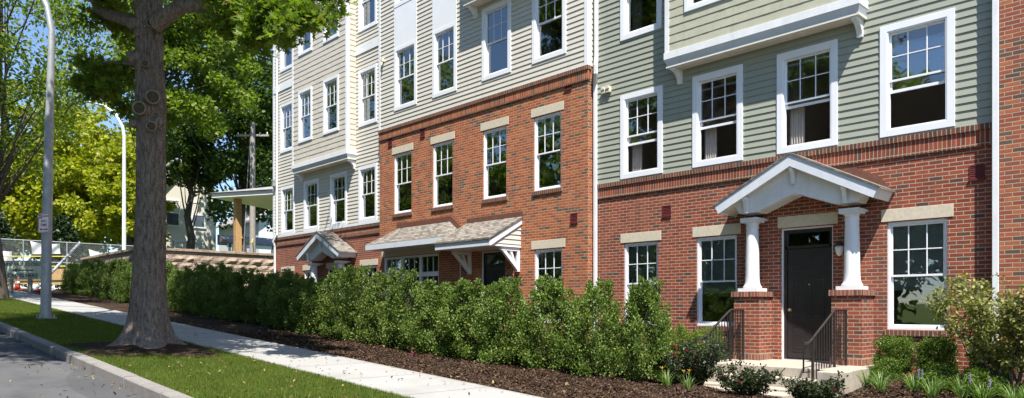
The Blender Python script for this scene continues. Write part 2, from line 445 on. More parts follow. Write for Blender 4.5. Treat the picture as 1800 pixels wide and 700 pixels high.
    g = t.node('ShaderNodeNewGeometry')
    c = t.ramp(n, [(0.3, (0.34, 0.25, 0.19)), (0.7, (0.55, 0.44, 0.35))])
    c = t.mix(t.math('MULTIPLY', g.outputs['Random Per Island'], 0.4), c, (0.22, 0.16, 0.13))
    M['block'] = t.surf(t.principled(c, 0.95, t.bump(t.math('ADD', n, t.math('MULTIPLY', n2, 0.3)), 1.0, 0.12), 0.1).outputs[0])
ground_mats()

M['bark'] = bark_mat('oak bark', (0.055, 0.042, 0.033), (0.32, 0.25, 0.20))
M['bark_d'] = bark_mat('dark bark', (0.05, 0.04, 0.035), (0.14, 0.115, 0.095))
M['callus'] = plain_mat('callus rim', (0.27, 0.22, 0.17), 0.9, 0.2, 30)
M['cutwood'] = plain_mat('pruned wood', (0.085, 0.066, 0.038), 0.9, 0.25, 30, 0.5, 60)
M['leaf_oak'] = leaf_mat('oak leaves', [(0.0, (0.075, 0.125, 0.015)), (0.5, (0.16, 0.235, 0.025)), (0.95, (0.22, 0.28, 0.03)), (0.97, (0.24, 0.13, 0.04)), (1.0, (0.24, 0.11, 0.04))], 0.55)
M['leaf_bright'] = leaf_mat('bright green leaves', [(0.0, (0.075, 0.12, 0.015)), (0.5, (0.16, 0.225, 0.022)), (1.0, (0.27, 0.31, 0.04))], 0.5)
M['leaf_yellow'] = leaf_mat('yellow green leaves', [(0.0, (0.16, 0.20, 0.014)), (0.5, (0.32, 0.35, 0.02)), (1.0, (0.50, 0.44, 0.03))], 0.45)
M['leaf_dark'] = leaf_mat('deep green leaves', [(0.0, (0.030, 0.060, 0.012)), (0.5, (0.065, 0.115, 0.018)), (1.0, (0.13, 0.19, 0.028))], 0.4)
M['leaf_fir'] = leaf_mat('conifer needles', [(0.0, (0.014, 0.032, 0.012)), (0.6, (0.03, 0.058, 0.018)), (1.0, (0.06, 0.09, 0.025))], 0.15)
M['leaf_holly'] = leaf_mat('holly leaves', [(0.0, (0.045, 0.078, 0.014)), (0.5, (0.105, 0.165, 0.026)), (1.0, (0.22, 0.30, 0.055))], 0.32, 0.5, 0.4)
M['leaf_box'] = leaf_mat('boxwood leaves', [(0.0, (0.04, 0.075, 0.010)), (0.5, (0.085, 0.15, 0.018)), (1.0, (0.17, 0.25, 0.03))], 0.25, 0.4)
M['leaf_lime'] = leaf_mat('bright boxwood leaves', [(0.0, (0.07, 0.12, 0.012)), (0.5, (0.13, 0.20, 0.022)), (1.0, (0.22, 0.29, 0.04))], 0.3, 0.5)
M['leaf_pale'] = leaf_mat('pale shrub leaves', [(0.0, (0.09, 0.11, 0.025)), (0.5, (0.20, 0.22, 0.055)), (1.0, (0.36, 0.34, 0.11))], 0.35, 0.5)
M['leaf_rose'] = leaf_mat('rose leaves', [(0.0, (0.018, 0.032, 0.012)), (0.6, (0.035, 0.060, 0.018)), (1.0, (0.08, 0.06, 0.03))], 0.25, 0.4)
M['grass'] = leaf_mat('grass blades', [(0.0, (0.05, 0.085, 0.012)), (0.5, (0.105, 0.165, 0.022)), (0.85, (0.17, 0.22, 0.035)), (1.0, (0.30, 0.26, 0.09))], 0.35, 0.6, 0.2)
M['strap'] = leaf_mat('strap leaves', [(0.0, (0.06, 0.12, 0.02)), (0.6, (0.15, 0.25, 0.05)), (1.0, (0.34, 0.42, 0.16))], 0.3, 0.4)
M['petal_rose'] = plain_mat('rose petals', (0.45, 0.012, 0.09), 0.5, 0.15, 50)
M['petal_yellow'] = plain_mat('lily petals', (0.85, 0.50, 0.03), 0.5, 0.1, 50)
M['petal_lilac'] = plain_mat('lilac florets', (0.35, 0.27, 0.48), 0.6, 0.1, 50)
M['leaf_fallen'] = leaf_mat('fallen leaves', [(0.0, (0.10, 0.06, 0.03)), (0.6, (0.20, 0.13, 0.05)), (1.0, (0.30, 0.26, 0.06))], 0.1)
M['chip'] = leaf_mat('bark chips', [(0.0, (0.02, 0.012, 0.009)), (0.7, (0.07, 0.042, 0.028)), (1.0, (0.20, 0.13, 0.085))], 0.0, 0.9, 0.1)

# ------------------------------------------------------------------ terrain heights (z=0 is the road at the camera)
SL = 0.0581
def gz(x, y=5.0):
    """height of lawn / sidewalk / bed at x: the street climbs towards -x"""
    if x > -52: z = 0.12 - SL*x
    else: z = 0.12 + SL*52 + (-(x+52))*0.02
    if x > 12: z = 0.12 - SL*12
    return z

def bed(x, y):
    t = min(1, max(0, (y-9.2)/2.6)); k = .20
    if -8.0 < x < -4.2:
        e = min(1, (x+8.0)/.5, (-4.2-x)/.5); k = .20-.42*e      # lower ground in front of the steps
    return gz(x)-.03+k*t*t*(3-2*t)
# ------------------------------------------------------------------ ground
def strip(name, y0, y1, dz, mat, x0=-70, x1=30, ny=1, step=1.0, rough=0.0):
    xs = np.arange(x0, x1+0.01, step); ys = np.linspace(y0, y1, ny+1)
    V = []; 
    for x in xs:
        for y in ys:
            V.append((x, y, (bed(x, y) if name == 'planting_bed' else gz(x)+dz)+(rough*math.sin(x*3.1+y*5.3)*math.sin(x*1.3-y*2.1) if rough else 0)))
    F = []
    k = ny+1
    for i in range(len(xs)-1):
        for j in range(ny):
            F.append((i*k+j, (i+1)*k+j, (i+1)*k+j+1, i*k+j+1))
    return np_mesh(name, np.array(V), np.array(F), mat, smooth=True)

# one sheet out to the horizon, following the street's slope near the scene
def ground_sheet():
    xs = [-2500, -900, -300, -120, -80] + list(np.arange(-70, 31, 2.0)) + [60, 200, 900, 2500]
    ys = [-2500, -600, -150, -60, -30, -12, 3, 8, 16, 30, 60, 150, 600, 2500]
    V = [(x, y, gz(x)-0.30) for x in xs for y in ys]
    k = len(ys)
    F = [(i*k+j, (i+1)*k+j, (i+1)*k+j+1, i*k+j+1) for i in range(len(xs)-1) for j in range(k-1)]
    tag(np_mesh('ground', np.array(V), np.array(F), M['turf'], smooth=True), kind='structure')
ground_sheet()
tag(strip('road', -6.4, 3.0, -0.15, M['asphalt'], -75, 32), kind='structure')
tag(strip('lawn', 3.18, 5.33, -0.012, M['turf'], ny=8, step=0.5, rough=0.010), kind='structure')
tag(strip('sidewalk', 5.33, 6.86, 0.0, M['sidewalk']), kind='structure')
tag(strip('planting_bed', 6.86, 13.6, -0.03, M['mulch'], -45, 30, ny=14, step=0.5, rough=0.025), kind='structure')
tag(strip('far_lawn', -14, -6.6, -0.01, M['turf'], -75, 30, ny=3), kind='structure')

def kerb(name, y0, y1, face):
    b = MB(); x = 20.0
    while x > -62:
        L = random.uniform(1.3, 2.1) if face > 0 else 3.0
        xa, xb = x-L+0.012, x
        d = random.uniform(-0.008, 0.008); e = random.uniform(-0.006, 0.006)
        n = 4 if face > 0 else 1
        for i in range(n):
            u0 = xa+(xb-xa)*i/n; u1 = xa+(xb-xa)*(i+1)/n
            j0 = random.uniform(-.006,.006)
            za, zb = gz(u0)+e, gz(u1)+e
            if i == 0: pa = (y0+d, za)
            ya0 = pa[0]; ya1 = y0+d+j0
            v = [(u0,ya0,za-.3),(u1,ya1,zb-.3),(u1,y1,zb-.3),(u0,y1,za-.3),
                 (u0,ya0,za-.02),(u1,ya1,zb-.02),(u1,y1,zb),(u0,y1,za),(u0,ya0+.018,za),(u1,ya1+.018,zb)]
            f = [(0,1,5,4),(4,5,9,8),(8,9,6,7),(2,3,7,6)]
            if i == 0: f += [(0,4,8,7,3)]
            if i == n-1: f += [(1,2,6,9,5)]
            b.add(v, f); pa = (ya1, zb)
        x -= L
    return tag(b.build(name, M['kerb']), kind='structure')
kerb('kerb', 3.0, 3.18, 1)
kerb('far_kerb', -6.6, -6.4, -1)

# ------------------------------------------------------------------ grass blades (uncountable: one object)
def blades(name, n, sampler, h0, h1, w, mat, lean=0.5):
    X, Y, Z = sampler(n)
    n = len(X)
    a = rng.uniform(0, 2*np.pi, n); h = rng.uniform(h0, h1, n)
    la = rng.uniform(0, 2*np.pi, n); l = rng.uniform(0, lean, n)*h
    V = np.empty((n, 3, 3), np.float32)
    V[:, 0, 0] = X-np.cos(a)*w; V[:, 0, 1] = Y-np.sin(a)*w; V[:, 0, 2] = Z-0.005
    V[:, 1, 0] = X+np.cos(a)*w; V[:, 1, 1] = Y+np.sin(a)*w; V[:, 1, 2] = Z-0.005
    V[:, 2, 0] = X+np.cos(la)*l; V[:, 2, 1] = Y+np.sin(la)*l; V[:, 2, 2] = Z+h
    return np_mesh(name, V.reshape(-1, 3), np.arange(3*n).reshape(n, 3), mat)
def lawn_sampler(n):
    # more blades near the camera
    u = rng.random(n); X = -5.5 - 34*u**1.55
    Y = rng.uniform(3.17, 5.35, n)
    d = np.hypot((X+14.25)/1.35, Y-4.3)
    patch = np.sin(X*1.7+Y*2.3)*np.sin(X*0.9-Y*3.1)
    keep = ((d > 1.02+0.25*np.sin(np.arctan2(Y-4.4, X+14.25)*5)) | (rng.random(n) < 0.06)) & (rng.random(n) < 0.93+0.3*patch)
    X, Y = X[keep], Y[keep]
    return X, Y, 0.12-SL*X-0.012
tag(blades('grass', 330000, lawn_sampler, 0.02, 0.058, 0.0045, M['grass']), 'short green lawn grass of the verge beside the sidewalk', 'grass', kind='stuff')

# bark chips on the bed
def chips(name, n, x0, x1, y0, y1):
    X = rng.uniform(x0, x1, n); Y = rng.uniform(y0, y1, n); Z = 0.12-SL*X-0.03
    t_ = np.clip((Y-9.2)/2.6, 0, 1); e_ = np.clip(np.minimum((X+8.0)/.5, (-4.2-X)/.5), 0, 1); Z = Z + (.20-.42*e_)*t_*t_*(3-2*t_) + 0.025*np.sin(X*3.1+Y*5.3)*np.sin(X*1.3-Y*2.1)
    a = rng.uniform(0, np.pi, n); L = rng.uniform(.010, .035, n); W = rng.uniform(.004, .011, n)
    t = rng.uniform(-.5, .5, n)
    V = np.empty((n, 4, 3), np.float32)
    for i, (p, q) in enumerate(((-1,-1),(1,-1),(1,1),(-1,1))):
        V[:, i, 0] = X+p*L*np.cos(a)-q*W*np.sin(a)
        V[:, i, 1] = Y+p*L*np.sin(a)+q*W*np.cos(a)
        V[:, i, 2] = Z+0.012+p*L*t+rng.uniform(0, .012, n)
    return np_mesh(name, V.reshape(-1,3), np.arange(4*n).reshape(n,4), M['chip'])
tag(chips('bark_mulch', 120000, -17, -1.5, 6.88, 12.6), 'loose brown bark mulch spread over the planting bed', 'mulch', kind='stuff')

# ------------------------------------------------------------------ leaves
OVAL_V = np.array([(0,0,0),(-.26,.3,.06),(-.22,.7,.05),(0,1,-.04),(.22,.7,.05),(.26,.3,.06)])
OVAL_F = np.array([(0,3,2,1),(0,5,4,3)])
OAK_V = np.array([(0,0,0),(-.10,.18,.01),(-.42,.22,.05),(-.16,.42,.03),(-.46,.66,.04),(-.13,.68,0),(0,1.05,-.10),
                  (.13,.68,0),(.46,.66,.04),(.16,.42,.03),(.42,.22,.05),(.10,.18,.01)])
OAK_F = np.array([(0,1,2,3),(0,3,4,5),(0,5,6,7),(0,7,8,9),(0,9,10,11)])
DIA_V = np.array([(0,0,0),(-.28,.5,.05),(0,1,0),(.28,.5,.05)]); DIA_F = np.array([(0,3,2,1)])
SPR_V = np.array([(0,0,0),(-.5,.15,.1),(-.35,.75,.0),(0,1,-.15),(.35,.75,.0),(.5,.15,.1)]); SPR_F = OVAL_F
def leaf_geo(P, size, shape='oval', up=0.5, D=None):
    """P (n,3) positions; size scalar or (n,); D optional preferred outward direction"""
    n = len(P)
    TV, TF = {'oval': (OVAL_V, OVAL_F), 'oak': (OAK_V, OAK_F), 'dia': (DIA_V, DIA_F), 'spray': (SPR_V, SPR_F)}[shape]
    y = rng.normal(size=(n, 3))
    if D is not None: y = y*0.6 + D*1.0
    y /= np.linalg.norm(y, axis=1, keepdims=True)+1e-9
    nrm = rng.normal(size=(n, 3)) + np.array([0, 0, up*2.0])
    x = np.cross(y, nrm); x /= np.linalg.norm(x, axis=1, keepdims=True)+1e-9
    z = np.cross(x, y)
    s = (np.asarray(size)*np.ones(n))*rng.uniform(.7, 1.2, n)
    V = (x[:, None, :]*TV[None, :, 0:1] + y[:, None, :]*TV[None, :, 1:2] + z[:, None, :]*TV[None, :, 2:3])*s[:, None, None] + P[:, None, :]
    k = len(TV)
    F = (np.arange(n)[:, None, None]*k + TF[None]).reshape(-1, TF.shape[1])
    return V.reshape(-1, 3), F

def litter():
    n = 1500
    X = rng.uniform(-24, -5.5, n); Y = rng.choice([0, 1], n, p=[.72, .28]); Y = np.where(Y == 0, rng.uniform(3.2, 9.0, n), 3.0-rng.random(n)**2.5*1.2)
    Z = np.where(Y < 3.0, 0.12-SL*X-.145, 0.12-SL*X+.012+np.where((Y < 5.33), .02, 0))
    V, F = leaf_geo(np.stack([X, Y, Z], -1), rng.uniform(.03, .07, n), 'oval', 6.0)
    tag(np_mesh('leaf_litter', V, F, M['leaf_fallen']), 'small fallen leaves scattered over verge, sidewalk and gutter', 'leaves', kind='stuff')

def clump_points(C, rad, per, flat=0.75, shell=0.35):
    """points in ball-ish clumps round centres C (n,3), rad (n,), per = leaves per clump"""
    n = len(C)
    C2 = np.repeat(C, per, axis=0); r2 = np.repeat(rad, per)
    d = rng.normal(size=(n*per, 3)); d /= np.linalg.norm(d, axis=1, keepdims=True)
    rr = rng.random(n*per)**shell
    off = d*(rr*r2)[:, None]; off[:, 2] *= flat
    return C2+off, d

litter()
def branch_path(a, b, sag=0.0, n=5, wob=0.12):
    a = np.array(a, float); b = np.array(b, float); L = np.linalg.norm(b-a)
    pts = []
    for i in range(n+1):
        t = i/n
        p = a+(b-a)*t; p[2] += sag*4*t*(1-t)
        if 0 < i < n: p += rng.normal(size=3)*wob*L*0.12
        pts.append(p)
    return pts

def tree(name, base, trunk_h, trunk_r, cc, cr, n_clump, per, leaf, leafmat, bark, label, cat='tree', group=None,
         clump=(0.8, 1.4), shape='dia', shell=0.5, lean=(0, 0), low_cut=-1.0, parts=('crown', 'trunk'), fill=0.65, up=0.6, flat=0.75):
    root = empty(name, base); tag(root, label, cat, group)
    bx, by, bz = base
    mb = MB()
    top = np.array([bx+lean[0], by+lean[1], cc[2]+cr[2]*0.5])
    tp = [np.array([bx, by, bz-0.3]), np.array([bx, by, bz+0.4])]
    for i in range(1, 7):
        t = i/6
        tp.append(np.array([bx, by, bz+.4])*(1-t)+top*t+np.array([rng.normal()*0.12, rng.normal()*0.12, 0])*(1 if i < 6 else 0))
    rr = [trunk_r*1.5, trunk_r*1.05]+[trunk_r*(1-0.85*i/6) for i in range(1, 7)]
    mb.tube(tp, rr, 10)
    # lumpy crown: clump centres fill the outer part of an ellipsoid, distorted by low-frequency bumps
    C = []; k = 0
    ph = rng.uniform(0, 6, 4)
    while len(C) < n_clump and k < 20000:
        k += 1
        d = rng.normal(size=3); d /= np.linalg.norm(d)
        lump = 1+0.18*math.sin(3*math.atan2(d[1], d[0])+ph[0])+0.14*math.sin(5*d[2]+ph[1])+0.12*math.sin(4*d[0]+ph[2])
        r = (rng.random()**(1-fill))*lump
        p = np.array(cc)+d*r*np.array(cr)
        if p[2] < cc[2]+cr[2]*low_cut: continue
        C.append(p)
    C = np.array(C)
    rad = rng.uniform(clump[0], clump[1], len(C))
    # limbs to some of the clumps
    sel = rng.choice(len(C), min(len(C), max(10, n_clump//3)), replace=False)
    for i in sel:
        t = rng.uniform(0.30, 0.95)
        idx = t*(len(tp)-1); i0 = int(idx); st = tp[i0]*(1-(idx-i0))+tp[min(i0+1, len(tp)-1)]*(idx-i0)
        if st[2] > C[i][2]: 
            st = tp[2]*(0.5)+tp[3]*0.5
        path = branch_path(st, C[i], 0.15*np.linalg.norm(C[i]-st)*0.3, 4)
        r0 = trunk_r*0.28*(0.6+0.4*rng.random())
        mb.tube(path, [r0*(1-0.85*j/4) for j in range(5)], 5, cap=False)
    P, D = clump_points(C, rad, per, flat, shell)
    V, F = leaf_geo(P, leaf, shape, up, D)
    np_mesh(parts[0], V, F, leafmat, root)
    mb.build(parts[1], bark, root)
    return root

# ------------------------------------------------------------------ the big street tree
def big_tree():
    bx, by = -14.38, 4.4; bz = gz(bx)
    root = empty('oak_tree', (bx, by, bz)); tag(root, 'big oak with thick scarred bare trunk and flared roots on the verge', 'tree')
    # trunk with fluted, flared base and bark furrows
    prof = [(-0.25, 0.98), (0.0, 0.90), (0.06, 0.78), (0.14, 0.66), (0.28, 0.56), (0.45, 0.49), (0.7, 0.435), (1.0, 0.395), (1.5, 0.36), (2.0, 0.335), (2.6, 0.318),
            (3.3, 0.308), (3.9, 0.30), (4.35, 0.325), (4.6, 0.33), (4.9, 0.30), (5.3, 0.29), (5.8, 0.30), (6.2, 0.31), (6.6, 0.34), (7.0, 0.31), (7.6, 0.26)]
    zs = np.array([p[0] for p in prof]); rs = np.array([p[1] for p in prof])
    nz, na = 300, 150
    Z = np.linspace(-0.25, 7.6, nz); A = np.linspace(0, 2*np.pi, na, endpoint=False)
    ZZ, AA = np.meshgrid(Z, A, indexing='ij')
    RR = np.interp(ZZ, zs, rs*0.74)*(1+0.10*np.exp(-np.clip(ZZ,0,9)/0.5))
    fl = np.exp(-np.clip(ZZ, 0, 9)/0.33)
    RR = RR*(1+fl*(0.26*np.cos(5*AA+0.6)+0.2*np.cos(2*AA+0.7)))
    RR += 0.012*np.cos(3*AA+ZZ*0.7)+0.010*np.cos(2*AA-ZZ*0.9+1)
    ridg = np.abs(np.sin(AA*17+1.6*np.sin(ZZ*1.9)+0.9*np.sin(ZZ*5.3+AA*2)))*0.5+np.abs(np.sin(AA*29+2.1*np.sin(ZZ*2.7+1)+0.8*np.sin(ZZ*7.1)))*0.5
    crk = np.sin(ZZ*31+3*np.sin(AA*7)+2*np.sin(AA*13+ZZ))*0.2
    RR += 0.036*(ridg-0.5)+0.003*crk+rng.normal(size=RR.shape)*0.0022
    cx = bx+0.05*np.sin(ZZ*0.55)-0.00*ZZ; cy = by+0.04*np.sin(ZZ*0.4)
    V = np.stack([cx+RR*np.cos(AA), cy+RR*np.sin(AA), bz+ZZ-SL*RR*np.cos(AA)*np.exp(-np.clip(ZZ,0,9))], -1).reshape(-1, 3)
    i, j = np.meshgrid(np.arange(nz-1), np.arange(na), indexing='ij'); j2 = (j+1) % na
    F = np.stack([i*na+j, i*na+j2, (i+1)*na+j2, (i+1)*na+j], -1).reshape(-1, 4)
    trunk = np_mesh('trunk', V, F, M['bark'], root, smooth=True)
    # pruned stubs and knots: (angle deg from +x, height, radius, length, kind)
    Zc = Vector((0,0,1))
    def stub(ang, h, r, L, cut=True):
        a = math.radians(ang); R0 = float(np.interp(h, zs, rs*0.74))
        d = Vector((math.cos(a), math.sin(a), -0.12)).normalized()
        p0 = Vector((bx+(R0-0.10)*math.cos(a), by+(R0-0.10)*math.sin(a), bz+h))
        b = MB()
        tip = p0+d*(0.10+L)
        rr = [r*1.7, r*1.35, r*1.15, r*1.18, r*1.05]
        pts = [p0+d*((0.10+L)*t) for t in (0, .35, .7, .93, 1.0)]
        rr = [r*1.55, r*1.25, r*1.08, r*1.12, r*1.0]
        b.tube(pts, rr, 14, 0, cap=False)
        if cut:
            # callus ring, then the recessed cut face
            a1 = d.orthogonal().normalized(); b1 = d.cross(a1)
            ring = [[tip+d*o+(a1*math.cos(k*math.pi/7)+b1*math.sin(k*math.pi/7))*r*q for k in range(14)] for (o, q) in ((-.012, 1.06), (.006, 1.02), (.004, .90), (-.024, .84))]
            b.add([v for q in ring for v in q], [(i*14+k, i*14+(k+1) % 14, (i+1)*14+(k+1) % 14, (i+1)*14+k) for i in range(3) for k in range(14)], 2, True)
            b.add([tip-d*0.022+(a1*math.cos(k*math.pi/7)+b1*math.sin(k*math.pi/7))*r*0.84 for k in range(14)], [tuple(range(14))], 1)
        else:
            b.tube([tip, tip+d*r*0.35, tip+d*r*0.5], [r*1.05, r*0.7, r*0.15], 14, 0)
        b.build('branch_stub', [M['bark'], M['cutwood'], M['callus']], root)
    # camera sees the trunk from the +x/-y side: facing angle is about -17 deg
    for s in [(-38, 4.33, .115, .15), (-4, 4.55, .12, .15), (-8, 4.02, .085, .18), (25, 4.12, .09, .07, False), (-88, 4.08, .07, .04, False),
              (-24, 5.15, .06, .12), (-85, 5.30, .10, .10, False), (-6, 5.9, .08, .12), (-60, 5.72, .07, .03, False), (-92, 5.9, .10, .08, False),
              (30, 5.9, .06, .05, False), (-20, 2.1, .03, .01, False)]:
        stub(*s)
    mb = MB()
    P = []
    D = []
    S = []
    def leaves_at(p, n, r, flat=0.6, sz=0.125):
        q, d = clump_points(np.array([p]), np.array([r]), n, flat, 0.55)
        P.append(q); D.append(d); S.append(np.full(n, sz))
    def twig(a, b, r0, sag=0.0, leaf=True, dens=16, lr=0.22, sz=0.125):
        path = branch_path(a, b, sag, 5, 0.25)
        mb.tube(path, [r0*(1-0.8*j/5) for j in range(6)], 5, cap=False)
        if leaf:
            for k in (2, 3, 4, 5):
                leaves_at(path[k], dens, lr, 0.6, sz)
        return path
    def limb(pts, r0, r1, nsub, sublen, droop, dens=16, start=0.25, lr=0.24, side=None, sz=0.125, subtw=4):
        pts = [np.array(p, float) for p in pts]
        # resample smooth
        n = len(pts)
        mb.tube(pts, [r0+(r1-r0)*i/(n-1) for i in range(n)], 9, cap=False)
        for s in range(nsub):
            t = start+(1-start)*(s+rng.random())/nsub
            idx = t*(n-1); i0 = min(int(idx), n-2); st = pts[i0]*(1-(idx-i0))+pts[i0+1]*(idx-i0)
            ax = pts[i0+1]-pts[i0]; ax /= np.linalg.norm(ax)
            d = rng.normal(size=3)*0.75+ax*0.7; d[2] = d[2]*0.45-droop*rng.uniform(.5, 1.3)
            if side is not None: d += np.array(side)*0.5
            d /= np.linalg.norm(d); L = sublen*rng.uniform(.55, 1.2)
            e = st+d*L
            path = twig(st, e, r1*0.55, 0.06*L, True, dens, lr, sz)
            for q in range(subtw):
                m = path[rng.integers(1, 6)]
                d2 = d*0.6+rng.normal(size=3)*0.7; d2[2] -= droop*0.6; d2 /= np.linalg.norm(d2)
                twig(m, m+d2*L*rng.uniform(.3, .55), r1*0.25, 0, True, dens, lr, sz)
    T = np.array([bx, by, bz])
    # right-hand limb, sagging along the top of the picture
    limb([(-14.05, 4.42, bz+5.85), (-13.62, 4.7, bz+6.12), (-12.95, 5.0, 7.02), (-12.5, 5.2, 7.02), (-11.9, 5.35, 7.2), (-11.4, 5.5, 7.15), (-11.0, 5.6, 6.95)],
         0.15, 0.035, 10, 1.0, 0.50, 15, 0.30, 0.2, side=(0.15, -0.05, 0))
    limb([(-11.4, 5.45, 7.15), (-10.7, 5.3, 6.65), (-10.2, 5.1, 6.15), (-10.1, 5.2, 5.95), (-9.9, 5.3, 5.9)], 0.035, 0.012, 8, 0.65, 0.35, 12, 0.2, 0.16)
    limb([(-11.7, 5.4, 7.1), (-11.2, 4.9, 6.5), (-10.8, 4.8, 6.05), (-10.3, 4.8, 5.85)], 0.03, 0.012, 6, 0.6, 0.3, 12, 0.3, 0.16)
    # left-hand limb
    limb([(-14.4, 4.35, bz+5.9), (-15.0, 4.2, bz+6.15), (-15.9, 4.0, bz+6.5), (-16.7, 3.9, 8.4), (-17.4, 3.9, 9.3), (-18.2, 3.8, 10.2)],
         0.13, 0.04, 10, 1.1, 0.15, 15, 0.25, 0.3)
    limb([(-14.4, 4.3, bz+6.6), (-15.6, 3.6, 8.3), (-16.4, 2.8, 9.3), (-17.2, 2.2, 10.2)], 0.11, 0.04, 8, 1.1, 0.12, 15, 0.25, 0.3)
    limb([(-14.45, 4.35, bz+5.2), (-15.3, 4.1, 6.35), (-16.0, 4.0, 6.5), (-16.7, 4.0, 6.6)], 0.04, 0.02, 5, .7, 0.30, 9, 0.35, 0.2)
    limb([(-16.4, 4.0, 6.6), (-16.0, 3.9, 6.1), (-15.7, 3.95, 5.75)], 0.02, 0.01, 5, 0.6, 0.3, 12, 0.3, 0.17)
    # upper limbs forming the crown above the frame (they shade verge, sidewalk and hedge)
    for (dx, dy, hh, L) in [(-3.5, 2.5, 3.4, 0), (-2.0, -2.6, 3.6, 0), (1.2, -3.2, 3.0, 0), (-4.4, 0.5, 5.2, 0), (0.3, 2.8, 4.4, 0), (-0.8, 0.3, 6.0, 0), (2.4, -1.4, 3.6, 0), (-3.5, -1.8, 5.0, 0), (-4.4, 3.4, 4.8, 0), (2.2, 1.5, 4.6, 0), (4.6, -3.6, 1.6, 0), (3.2, -4.8, 2.2, 0), (5.2, -2.2, 2.6, 0), (1.6, -5.2, 1.6, 0), (4.0, -4.2, 3.6, 0), (-1.5, -4.8, 1.8, 0), (-3.6, -3.6, 4.0, 0), (3.4, -0.6, 3.4, 0), (-5.0, 2.0, 6.4, 0)]:
        s = np.array([bx, by, bz+6.6+rng.random()*0.8])
        e = s+np.array([dx, dy, hh])
        m1 = s+(e-s)*0.35+np.array([0, 0, 0.45]); m2 = s+(e-s)*0.7+np.array([0, 0, 0.35])
        limb([s, m1, m2, e], 0.13, 0.045, 12, 2.0, -0.08, 21, 0.3, 0.50, sz=0.16, subtw=4)
    P = np.concatenate(P); D = np.concatenate(D); S = np.concatenate(S)
    V, F = leaf_geo(P, S, 'oak', 0.35, D)
    np_mesh('crown', V, F, M['leaf_oak'], root)
    mb.tube([(bx+0.05, by, bz+7.3), (bx-0.05, by, bz+9), (bx-0.2, by+0.1, bz+11.5)], [0.27, 0.18, 0.06], 12, cap=False)
    mb.build('limbs', M['bark'], root)
    # mulch ring
    return root
big_tree()
def mulch_ring():
    V = [(-14.38, 4.4, gz(-14.38)+0.14)]; n = 48
    rs = []
    for k in range(n):
        a = 2*math.pi*k/n; r = 1.38+0.22*math.sin(a*5)+0.12*math.sin(a*3+1)+random.uniform(-.06, .06)
        y = max(3.2, 4.4+r*0.95*math.sin(a)); x = -14.25+r*1.15*math.cos(a)
        V.append((x, min(y, 5.31), gz(x)+0.0))
    F = [(0, 1+k, 1+(k+1) % n, 1+(k+1) % n) for k in range(n)]
    b = MB(); b.add(V, [(0, 1+k, 1+(k+1) % n) for k in range(n)], 0, True)
    tag(b.build('mulch_ring', M['mulch']), kind='structure')
mulch_ring()

# street tree further up the verge
tree('street_tree', (-33.0, 4.98, gz(-33)), 4, 0.20, (-32.6, 4.7, 11.4), (6.2, 4.8, 5.3), 165, 150, 0.16, M['leaf_bright'], M['bark_d'],
     'dark trunked street tree at the left edge of the photo, beyond the light pole', clump=(0.55, 1.15), shape='oval', low_cut=-0.95)

# background trees
BG = [
 # name, x, y, base z, crown z, radii, nclump, per, leaf, mat, label
 ('maple_tree', -73, 16.5, 5, 13.2, (6.0, 6.0, 6.2), 150, 150, .30, 'leaf_yellow', 'yellow green maple directly behind the curved lamp post beyond the fence'),
 ('maple_tree', -76, 9.5, 5, 11.0, (5.5, 5.5, 5.0), 120, 140, .30, 'leaf_yellow', 'lower yellow green maple seen just right of the near light pole'),
 ('maple_tree', -57, 16.2, 4.6, 9.6, (3.0, 2.6, 4.2), 90, 150, .24, 'leaf_yellow', 'green maple partly hidden behind the big oak trunk'),
 ('maple_tree', -45.7, 13.5, 4.4, 16.6, (3.6, 3.6, 5.2), 130, 170, .19, 'leaf_bright', 'bright green maple just right of the oak trunk, under its long limb'),
 ('dark_maple_tree', -51.5, 22.2, 4.6, 15.5, (4.4, 4.4, 8.6), 150, 190, .22, 'leaf_dark', 'tall deep green maple behind the utility pole and porch roof'),
 ('dark_maple_tree', -54.0, 19.3, 4.6, 13.2, (3.0, 2.6, 3.0), 60, 160, .22, 'leaf_dark', 'low deep green tree in front of the old clapboard house'),
 ('dark_maple_tree', -95, 22, 5, 13.5, (9, 9, 7.5), 120, 130, .42, 'leaf_dark', 'deep green tree far behind the yellow maples'),
 ('dark_maple_tree', -92, 6, 5, 12, (9, 8, 7), 120, 130, .42, 'leaf_dark', 'deep green tree far up the street behind the sidewalk sign'),
 ('dark_maple_tree', -66, 36, 5, 14, (7, 7, 8), 110, 130, .34, 'leaf_dark', 'deep green tree far behind the white house'),
]
for (nm, x, y, b, cz, cr, nc, per, lf, mt, lab) in BG:
    lx, ly = (1.3, 1.5) if x == -45.7 else (0, 0)
    tree(nm, (x, y, b), 3, 0.32 if lx == 0 else .24, (x+lx, y+ly, cz), cr, nc, per, lf, M[mt], M['bark_d'], lab, lean=(lx, ly), group='trees beyond the retaining wall',
         clump=(cr[0]*0.16, cr[0]*0.30), shape='spray', low_cut=-0.98, shell=0.45)

